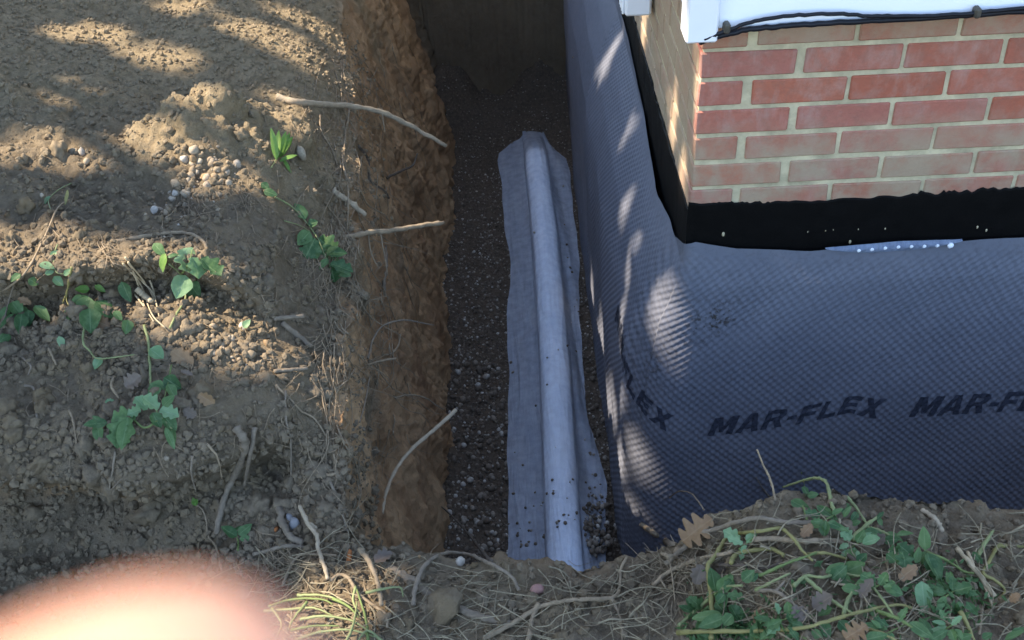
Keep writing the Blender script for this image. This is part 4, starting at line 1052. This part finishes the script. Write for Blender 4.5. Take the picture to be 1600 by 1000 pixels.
plant('forked pale green vine in the centre of the heap', [([(1186, 900), (1230, 880), (1258, 870), (1280, 862)], .0036, 'stem'), ([(1240, 915), (1260, 900), (1285, 902), (1310, 896), (1340, 900), (1360, 898)], .0042, 'stem_pale'), ([(1318, 960), (1326, 935), (1342, 908)], .0048, 'stem_pale'), ([(1180, 922), (1205, 910), (1235, 895)], .004, 'stem_pale'), ([(1355, 905), (1370, 925), (1385, 945), (1396, 962)], .0038, 'stem_pale'), ([(1255, 900), (1285, 925), (1310, 945), (1332, 958)], .0046, 'stem_pale'), ([(1262, 866), (1290, 864), (1325, 874)], .0042, 'stem_yellow')],
      [(1308, 900, 1330, 910, .8), (1318, 895, 1350, 880, .7), (1300, 905, 1322, 885, .7), (1315, 918, 1350, 925, .5), (1320, 862, 1344, 874, .6), (1340, 880, 1354, 866, .7), (1290, 895, 1318, 880, .4), (1236, 905, 1240, 925, .5), (1300, 950, 1280, 962, .7), (1230, 958, 1240, 975, .5)], name='vine', cat='vine', lift=.03)
plant('zigzag yellow-green stem on the bare soil at the right edge', [([(1598, 854), (1565, 852), (1556, 858), (1545, 878), (1536, 895), (1552, 905), (1566, 916), (1570, 925), (1562, 935), (1548, 945)], .0044, 'stem_yellow'), ([(1528, 870), (1538, 850), (1552, 829)], .0052, 'stem_pale'), ([(1492, 875), (1500, 890), (1508, 910)], .002, 'stem_pale')], [(1520, 862, 1534, 880, .4, 'jag'), (1565, 930, 1574, 940, .3)], name='vine', cat='vine', lift=.018)
plant('dark green vine with a long leaf in the bottom right of the heap', [([(1370, 955), (1400, 965), (1425, 980), (1445, 1002)], .0046, 'stem'), ([(1355, 980), (1380, 990), (1405, 1003)], .004, 'stem_yellow'), ([(1500, 955), (1512, 978), (1522, 1000)], .0048, 'stem_yellow')],
      [(1420, 972, 1456, 996, .45), (1436, 965, 1460, 995, .4), (1455, 1000, 1480, 985, .5), (1510, 940, 1528, 962, .4), (1500, 998, 1518, 992, .7), (1535, 998, 1550, 990, .7), (1570, 1000, 1600, 985, .35), (1580, 990, 1600, 982, .4)], name='vine', cat='vine', lift=.03)
plant('low dark leaves crowding the bottom edge of the heap', [([(1180, 998), (1220, 985), (1260, 998)], .003, 'stem')],
      [(1190, 975, 1172, 992, .6), (1205, 985, 1190, 998, .6), (1240, 975, 1228, 998, .5), (1268, 985, 1285, 998, .7), (1285, 970, 1295, 998, .6), (1320, 990, 1335, 1000, .8), (1230, 940, 1236, 968, .5), (1310, 970, 1330, 990, .7), (1360, 945, 1372, 965, .7), (1092, 990, 1110, 1000, .6), (1155, 990, 1172, 1000, .6), (1350, 1000, 1385, 992, .5)], name='sprig', lift=.02)
plant('green leaf tips on stems along the crest left of the serrated leaves', [([(1312, 815), (1335, 830), (1350, 845)], .003, 'root')],
      [(1350, 830, 1382, 838, .5), (1385, 832, 1410, 846, .5), (1380, 845, 1404, 842, .6), (1400, 836, 1425, 832, .4), (1300, 820, 1325, 830, .4), (1340, 800, 1330, 815, .5)], name='sprig', lift=.02)

# --- small weeds filling the heap, each with its own leaves
def weed(label, cx, cy, sp, n_, lf):
    lv = []
    for i in range(n_):
        a = RND.uniform(0, 6.28); d_ = RND.uniform(4, sp); bx, by = cx+math.cos(a)*d_*.6, cy+math.sin(a)*d_*.4; l = RND.uniform(12, 30); a += RND.uniform(-.7, .7)
        lv.append((bx, by, bx+math.cos(a)*l, by+math.sin(a)*l*.85, RND.uniform(.35, .75), RND.choice(('ovate', 'lobed', 'narrow', 'jag')), RND.choice(lf)))
    plant(label, [[(cx-sp*.4, cy+8), (cx, cy), (cx+sp*.45, cy-9)]], lv, name='weed', cat='weed', lift=.028, stem='stem', r=.002)
weed('small ragged weed on the mound just right of the curled brown leaf', 1165, 850, 26, 6, ('leaf', 'leaf_pale'))
weed('small ragged weed on the crest of the right mound under the drooping vine', 1290, 812, 34, 9, ('leaf', 'leaf'))
weed('ragged weed between the pale straight stick and the serrated leaves', 1338, 850, 30, 9, ('leaf', 'leaf_pale'))
weed('ragged weed in the middle of the heap left of the large pale leaf', 1372, 915, 34, 10, ('leaf', 'leaf'))
weed('ragged weed below the forked grey twig near the bottom edge', 1225, 968, 40, 12, ('leaf', 'leaf_pale'))
weed('ragged weed at the bottom edge below the large pale leaf', 1395, 985, 40, 10, ('leaf', 'leaf'))
weed('ragged weed left of the bleached straight stalk', 1488, 925, 28, 9, ('leaf', 'leaf'))
weed('ragged weed at the bottom right of the heap', 1485, 978, 32, 8, ('leaf', 'leaf_pale'))
weed('ragged weed at the left foot of the heap by the long yellow vine', 1095, 955, 28, 8, ('leaf', 'leaf'))

# --- dead leaves, each a thing
def dead(label, spec, m='leaf_dead', lift=.02):
    o = leaf(None, (*spec, 'oak' if spec[0] in (1066, 1320, 1255) else 'jag', m), lift, m, 'dead_leaf'); tag(o, label, 'dead leaf'); return o
dead('curled brown oak-like leaf perched on the edge of the right mound', (1066, 846, 1108, 812, .75), lift=.03)
dead('pale tan leaf scrap on the near bank left of the trench', (585, 878, 612, 866, .7), 'leaf_grey')
dead('tan torn leaf on dark soil above the large leafy sprig', (196, 605, 219, 588, .8), 'leaf_grey')
dead('dull brown leaf beside the sun-lit pebble heap', (268, 548, 300, 570, .6), 'leaf_dead')
dead('long grey leaf piece right of the dull brown leaf', (282, 580, 300, 586, .4), 'leaf_grey')
dead('red-brown leaf right of the large leafy sprig', (310, 616, 334, 630, .6), 'leaf_dead')
dead('brown leaf tucked below the red-brown leaf', (286, 640, 306, 650, .7), 'leaf_grey')
dead('brown leaf under the broad-leaved cluster', (146, 500, 170, 510, .8), 'leaf_dead')
dead('withered brown leaf left of the fan of green leaves', (1096, 882, 1088, 912, .7), 'leaf_grey')
dead('grey-brown withered leaf above the fan of green leaves', (1130, 878, 1124, 900, .7), 'leaf_grey')
dead('brown withered leaf below the forked grey twig', (1255, 970, 1240, 948, .9), 'leaf_grey')
dead('orange-brown leaf deep in the heap', (1180, 975, 1192, 950, .6), 'leaf_dead')
dead('brown crumpled leaf in the centre of the heap', (1270, 950, 1300, 932, .7), 'leaf_grey')
dead('brown leaf beside the drooping green vine', (1252, 838, 1268, 820, .6), 'leaf_dead')
dead('dry brown leaf above the serrated green leaves', (1370, 850, 1382, 836, .8), 'leaf_grey')
dead('big brown leaf at the bottom edge of the heap', (1320, 998, 1352, 978, .8), 'leaf_dead')
dead('brown leaf under the large pale leaf', (1405, 905, 1432, 885, .5), 'leaf_dead')
dead('yellow-brown leaf on bare soil at the right edge', (1578, 940, 1592, 928, .6), 'leaf_dead')
dead('curled leaf left of the large pale leaf', (1345, 935, 1362, 905, .5), 'leaf_grey')

# --- fibres too fine to count
fr = np.random.default_rng(77); parts = []
for i in range(800):
    c = fr.random()
    if c < .55:
        py = fr.uniform(60, 780); px = fr.normal(525+ (0 if py < 500 else 10), 50)
    elif c < .75: px, py = fr.uniform(20, 480), fr.uniform(280, 720)
    else: px, py = fr.uniform(380, 1200), fr.uniform(850, 1000)
    ln = fr.uniform(10, 55); a = fr.normal(1.57, .6) if c < .75 else fr.uniform(0, 6.3); tr = [(px, py)]
    for k_ in range(3):
        a += fr.normal(0, .45); tr.append((tr[-1][0]+math.cos(a)*ln/3, tr[-1][1]+math.sin(a)*ln/3))
    if any(p[0] > 690 and p[1] < 870 for p in tr): continue
    P = smooth_t(pts3(tr, fr.uniform(.002, .012))); rad = fr.uniform(.0006, .0014)
    parts.append(tube(P, rad, rad*.5, 4, .1, i, 4, False))
# fibre fans on the wall
for (cx, cy, nn_, sp) in ((575, 480, 26, 45), (575, 570, 30, 40), (520, 205, 14, 35), (300, 330, 26, 40), (165, 400, 24, 35), (560, 300, 20, 30), (390, 310, 22, 35), (1060, 900, 50, 60), (430, 880, 40, 60), (1240, 960, 60, 90), (1440, 930, 40, 90)):
    for i in range(nn_):
        a = fr.uniform(0, 6.3); px, py = cx+fr.normal(0, sp*.3), cy+fr.normal(0, sp*.3); tr = [(px, py)]
        for k_ in range(3):
            a += fr.normal(0, .5); tr.append((tr[-1][0]+math.cos(a)*sp/4, tr[-1][1]+math.sin(a)*sp/4))
        P = smooth_t(pts3(tr, fr.uniform(.003, .02))); rad = fr.uniform(.0006, .0013)
        parts.append(tube(P, rad, rad*.5, 4, .1, i, 4, False))
for i in range(150):
    py = fr.uniform(60, 720); px = np.interp(py, [0, 200, 450, 700], [540, 545, 525, 515])+(fr.normal(0, 22) if i < 95 else fr.uniform(15, 120)); ln = fr.uniform(40, 150)*(1 if i < 95 else .7); tr = [(px, py)]; a = 1.45+fr.normal(0, .18)
    for k_ in range(5):
        a += fr.normal(0, .28); tr.append((tr[-1][0]+math.cos(a)*ln/5, tr[-1][1]+math.sin(a)*ln/5))
    P = smooth_t(pts3(tr, fr.uniform(.004, .02))); rad = fr.uniform(.0009, .0022)
    parts.append(tube(P, rad, rad*.35, 5, .16, i, 5, False))
link('root_fibres', poly_mesh('root_fibres', parts), MT['root'], ground, kind='stuff')
parts = []
for i in range(440):
    px, py = fr.uniform(1000, 1590), fr.uniform(800, 1000)
    if i > 230: px, py = fr.uniform(390, 1000), fr.uniform(850, 1000)
    ln = fr.uniform(30, 120); a = fr.normal(0, .5) if fr.random() < .6 else fr.uniform(0, 6.3); tr = [(px, py)]
    for k_ in range(4):
        a += fr.normal(0, .28); tr.append((tr[-1][0]+math.cos(a)*ln/4, tr[-1][1]+math.sin(a)*ln/4))
    if any(hit(p[0], p[1])[1][2] < -.75 for p in tr): continue
    P = smooth_t(pts3(tr, fr.uniform(.004, .03))); rad = fr.uniform(.0006, .0013)*(1.8 if fr.random() < .12 else 1)
    parts.append(tube(P, rad, rad*.4, 5, .14, i, 5, False))
link('dry_stems', poly_mesh('dry_stems', parts), MT['straw_dull'], None, kind='stuff', label='thin dry straw stems strewn over the near bank and leafy heap', cat='dry stems')
# crushed green bits in the heap
Vs, Fs, off = [], [], 0
for i in range(900):
    px, py = fr.uniform(1080, 1560), fr.uniform(880, 1000)
    if fr.random() < .55: px, py = fr.normal(1160, 60), fr.normal(985, 14)
    elif fr.random() < .5: px, py = fr.normal(1480, 30), fr.normal(930, 25)
    if px < 1070 or px > 1570 or py > 1003: continue
    t_, P, n_ = hit(px, py, [0]); P = P+n_*fr.uniform(.002, .02)
    a = fr.normal(size=3); a /= np.linalg.norm(a); b = np.cross(a, fr.normal(size=3)); b /= np.linalg.norm(b); l = fr.uniform(.004, .012); wd = l*fr.uniform(.2, .5)
    Vs.append(np.array([P-a*l, P+b*wd, P+a*l, P-b*wd])); Fs.append(np.array([[0, 1, 2, 3]])+off); off += 4
lm = mesh_np('leaf_litter', np.concatenate(Vs), np.concatenate(Fs)); fattr(lm, 'rib', np.ones(off)); link('leaf_litter', lm, MT['leaf'], None, kind='stuff', label='crushed green plant bits strewn over the leafy heap at the lower right', cat='leaf litter')

# ------------------------------------------------------------------ shade tree outside the picture (throws the dappled light)
FING = CPOS + (RT*-.0275+UP*-.0125+FW*.042)
FLECKS = [(430, 70, .10), (395, 45, .07), (350, 185, .12), (420, 175, .11), (205, 205, .11), (265, 190, .08), (480, 163, .06), (455, 215, .07), (470, 240, .05), (335, 262, .06), (20, 370, .06), (130, 395, .05), (140, 452, .04), (222, 455, .045), (340, 540, .05), (385, 548, .055), (545, 315, .035), (300, 405, .04), (40, 240, .06), (275, 15, .06), (520, 60, .05), (150, 50, .10), (60, 225, .09), (500, 110, .07), (330, 205, .09), (90, 150, .04), (240, 90, .05), (560, 250, .03), (300, 300, .04),
          (1050, 505, .030), (1060, 550, .036), (1072, 585, .028), (982, 200, .014), (978, 330, .012), (985, 400, .016), (972, 500, .014), (970, 640, .014), (985, 672, .014), (1005, 722, .012), (1030, 762, .014), (940, 110, .008), (970, 60, .010),
          (500, 965, .07)]
FP3 = [(hit(a, b)[1], r) for a, b, r in FLECKS]
FP3 += [(at_plane(1094, 105, 0, -.005), .035), (at_plane(1092, 165, 0, -.005), .028), (at_plane(1050, 190, 0, -.005), .03), (at_plane(1066, 258, 0, -.005), .026), (at_plane(1005, 38, 0, -.005), .03), (at_plane(1090, 80, 0, -.06), .05), (FING, .018)]
FC = np.array([p for p, _ in FP3]); FRr = np.array([r for _, r in FP3])+.022
cen = np.array([-.7, .1, -.5])+SUN*6.6
tree = empty('shade_tree', (-6.6, 2.6, -.35), label='leafy shade tree standing left of the trench outside the view', cat='tree')
NL = 42000
q = NR.normal(size=(NL, 3)); q /= np.linalg.norm(q, axis=1)[:, None]; q *= (NR.random(NL)**(1/2.6))[:, None]
LP = cen+q*np.array([3.5, 3.4, 1.7])
LP += .25*np.stack([fbm(LP[:, 0]*1.1, LP[:, 1]*1.1, LP[:, 2]*1.1, 2, s) for s in (151, 152, 153)], -1)
rel = LP[:, None, :]-FC[None]; al = rel@SUN; per = np.linalg.norm(rel-al[..., None]*SUN, axis=2)
keep = ~np.any(per < (FRr+.055)[None]*(1+.35*NR.normal(size=(NL, 1))*.5), axis=1)
LP = LP[keep]; nk = len(LP)
rot = rot_rand(nk, NR); s_ = NR.uniform(.055, .095, nk)
base = np.array([[0, -1.1, 0], [.62, -.25, .12], [.45, .55, .1], [0, 1.2, -.1], [-.45, .55, .1], [-.62, -.25, .12]])
V = np.einsum('nij,kj->nki', rot, base)*s_[:, None, None]+LP[:, None, :]
F = (np.array([[0, 1, 2, 3], [0, 3, 4, 5]])[None]+(np.arange(nk)*6)[:, None, None]).reshape(-1, 4)
tm_ = mesh_np('crown', V.reshape(-1, 3), F); fattr(tm_, 'rib', np.ones(nk*6))
link('crown', tm_, MT['canopy'], tree, kind='stuff')
tb = np.array([-6.6, 2.6, -.6])
tp = [tube(np.array([tb, tb+[.05, 0, 1.2], tb+[.25, -.1, 2.6], tb+[.6, -.2, 4.2], cen+[-.6, .4, 1.0]]), .24, .07, 12, .05, 5, 8)]
for i in range(9):
    a = np.array([tb+[.3, -.12, 2.8], tb+[.45, -.15, 3.5], tb+[.6, -.2, 4.2]])[i % 3]; e = cen+q[i*7]*np.array([2.6, 2.6, 1.2])
    if np.min(np.linalg.norm((np.linspace(0, 1, 20)[:, None, None]*(e-a)+a-FC[None]) - (((np.linspace(0, 1, 20)[:, None, None]*(e-a)+a-FC[None])@SUN)[..., None]*SUN), axis=2)) < .05 and i > 5: continue
    tp.append(tube(np.array([a, a*.6+e*.4+[0, 0, .25], e]), .06, .015, 7, .08, 30+i, 8))
link('trunk', poly_mesh('trunk', tp), MT['bark'], tree)

def far_tree(x, y, h, rx, label):  # unseen tree, added to cut the low sky light reaching the membrane
    o = empty('tree', (x, y, -.4), label=label, cat='tree')
    n_ = 5200; q_ = NR.normal(size=(n_, 3)); q_ /= np.linalg.norm(q_, axis=1)[:, None]; q_ *= (NR.random(n_)**(1/2.4))[:, None]
    c_ = np.array([x, y, h*.55]); lp = c_+q_*np.array([rx, rx, h*.5])
    lp += .5*np.stack([fbm(lp[:, 0]*.8, lp[:, 1]*.8, lp[:, 2]*.8, 2, s_) for s_ in (161, 162, 163)], -1)
    rt = rot_rand(n_, NR); sz = NR.uniform(.14, .22, n_)
    v = np.einsum('nij,kj->nki', rt, base)*sz[:, None, None]+lp[:, None, :]
    f = (np.array([[0, 1, 2, 3], [0, 3, 4, 5]])[None]+(np.arange(n_)*6)[:, None, None]).reshape(-1, 4)
    m_ = mesh_np('crown', v.reshape(-1, 3), f); fattr(m_, 'rib', np.ones(n_*6)); link('crown', m_, MT['canopy'], o, kind='stuff')
    tb_ = np.array([x, y, -.6]); link('trunk', poly_mesh('trunk', [tube(np.array([tb_, tb_+[.1, 0, h*.3], tb_+[.0, .2, h*.8]]), .2, .06, 10, .05, 9, 8)]+[tube(np.array([tb_+[0, 0, h*.25+i*.3], c_*.4+(tb_+[0, 0, h*.4])*.6+q_[i]*rx*.3, c_+q_[i]*np.array([rx, rx, h*.45])*.8]), .06, .015, 6, .08, i, 6) for i in range(6)]), MT['bark'], o)
far_tree(-8.6, -1.6, 6.4, 2.7, 'unseen dense bushy tree standing far left of the trench, nearer of two')
far_tree(-9.2, 4.6, 6.8, 3.0, 'unseen dense bushy tree standing far left of the trench, farther of two')

# ------------------------------------------------------------------ hand of the person taking the picture
def skin_mat():
    m, t, b = mat('skin', .5, spec=.4)
    t.links.new(ramp(t, noise(t, 60, 5, .6), [(.3, (.66, .315, .19)), (.7, (.80, .43, .29))]), b.inputs['Base Color'])
    b.inputs['Subsurface Weight'].default_value = .25; b.inputs['Subsurface Radius'].default_value = (.012, .004, .002)
    b.inputs['Subsurface Scale'].default_value = 1.0
    bump(t, b, noise(t, 900, 3), .2, .001); return m
MT['skin'] = skin_mat()
def cs(x, y, z): return CPOS + (RT*x+UP*y-FW*z)*.001        # millimetres in front of the eye: right, up, back
hv, he, hr = [], [], []
def hn(p, r, parent=None):
    hv.append(cs(*p)); hr.append(r*.001)
    if parent is not None: he.append((parent, len(hv)-1))
    return len(hv)-1
palm = hn((-112, -98, 6), 24)
wr1 = hn((-150, -158, 40), 23, palm); fa = hn((-172, -240, 100), 30, wr1); fb = hn((-190, -330, 190), 37, fa); hn((-200, -400, 270), 40, fb)
def finger(chain, rads):
    p = palm
    for c, r in zip(chain, rads): p = hn(c, r, p)
finger([(-84, -66, -8), (-58, -46, -26), (-27, -26, -36), (-4.6, -15.2, -40)], [13, 11.5, 10.6, 9.8])      # forefinger, its tip before the lens
finger([(-98, -68, -2), (-76, -50, -22), (-48, -28, -36), (-26.5, -14.8, -42)], [13, 11.5, 10.6, 9.8])          # middle finger behind it
finger([(-116, -72, 4), (-100, -50, -14), (-82, -38, -30), (-64, -34, -40)], [10.5, 9, 8.2, 7.4])
finger([(-132, -80, 8), (-124, -58, -6), (-112, -46, -18), (-98, -42, -26)], [9.5, 8, 7.2, 6.4])
finger([(-88, -112, -4), (-62, -112, -16), (-44, -106, -24)], [13, 10, 8.5])
hm = bpy.data.meshes.new('hand'); hm.from_pydata([tuple(v) for v in hv], he, [])
ho = bpy.data.objects.new('hand_tmp', hm); COL.objects.link(ho)
sm = ho.modifiers.new('skin', 'SKIN'); 
for i, sv in enumerate(hm.skin_vertices[0].data): sv.radius = (hr[i], hr[i]); sv.use_root = (i == 0)
sb = ho.modifiers.new('sub', 'SUBSURF'); sb.levels = 2; sb.render_levels = 2
bpy.context.view_layer.update(); dg2 = bpy.context.evaluated_depsgraph_get()
h2 = bpy.data.meshes.new_from_object(ho.evaluated_get(dg2)); bpy.data.objects.remove(ho)
for p in h2.polygons: p.use_smooth = True
h2.transform(Matrix.Translation(-Vector(hv[0]))); h2.name = 'hand'
hand = link('hand', h2, MT['skin'], None, label='blurred bare hand with fingertips right before the lens at the lower left', cat='hand'); hand.location = Vector(hv[0])

# ------------------------------------------------------------------ families of alike things
FAM = {'weed': 'small weeds in the heap on the near bank', 'root': 'cut and torn roots sticking out of the soil', 'twig': 'thin twigs lying on the left bank', 'dead_leaf': 'dead leaves on the soil', 'vine': 'pulled vines heaped on the near bank',
       'sprig': 'green sprigs lying on the soil', 'tree': 'unseen bushy trees far left of the trench', 'bluish_pebble': 'blue grey pebbles on the near bank', 'brick_chip': 'orange brick chips on the near bank', 'leaf_sprig': 'green sprigs lying on the soil'}
for o in COL.objects:
    k_ = o.name.split('.')[0]
    if o.parent is None and k_ in FAM and 'label' in o: o['group'] = FAM[k_]
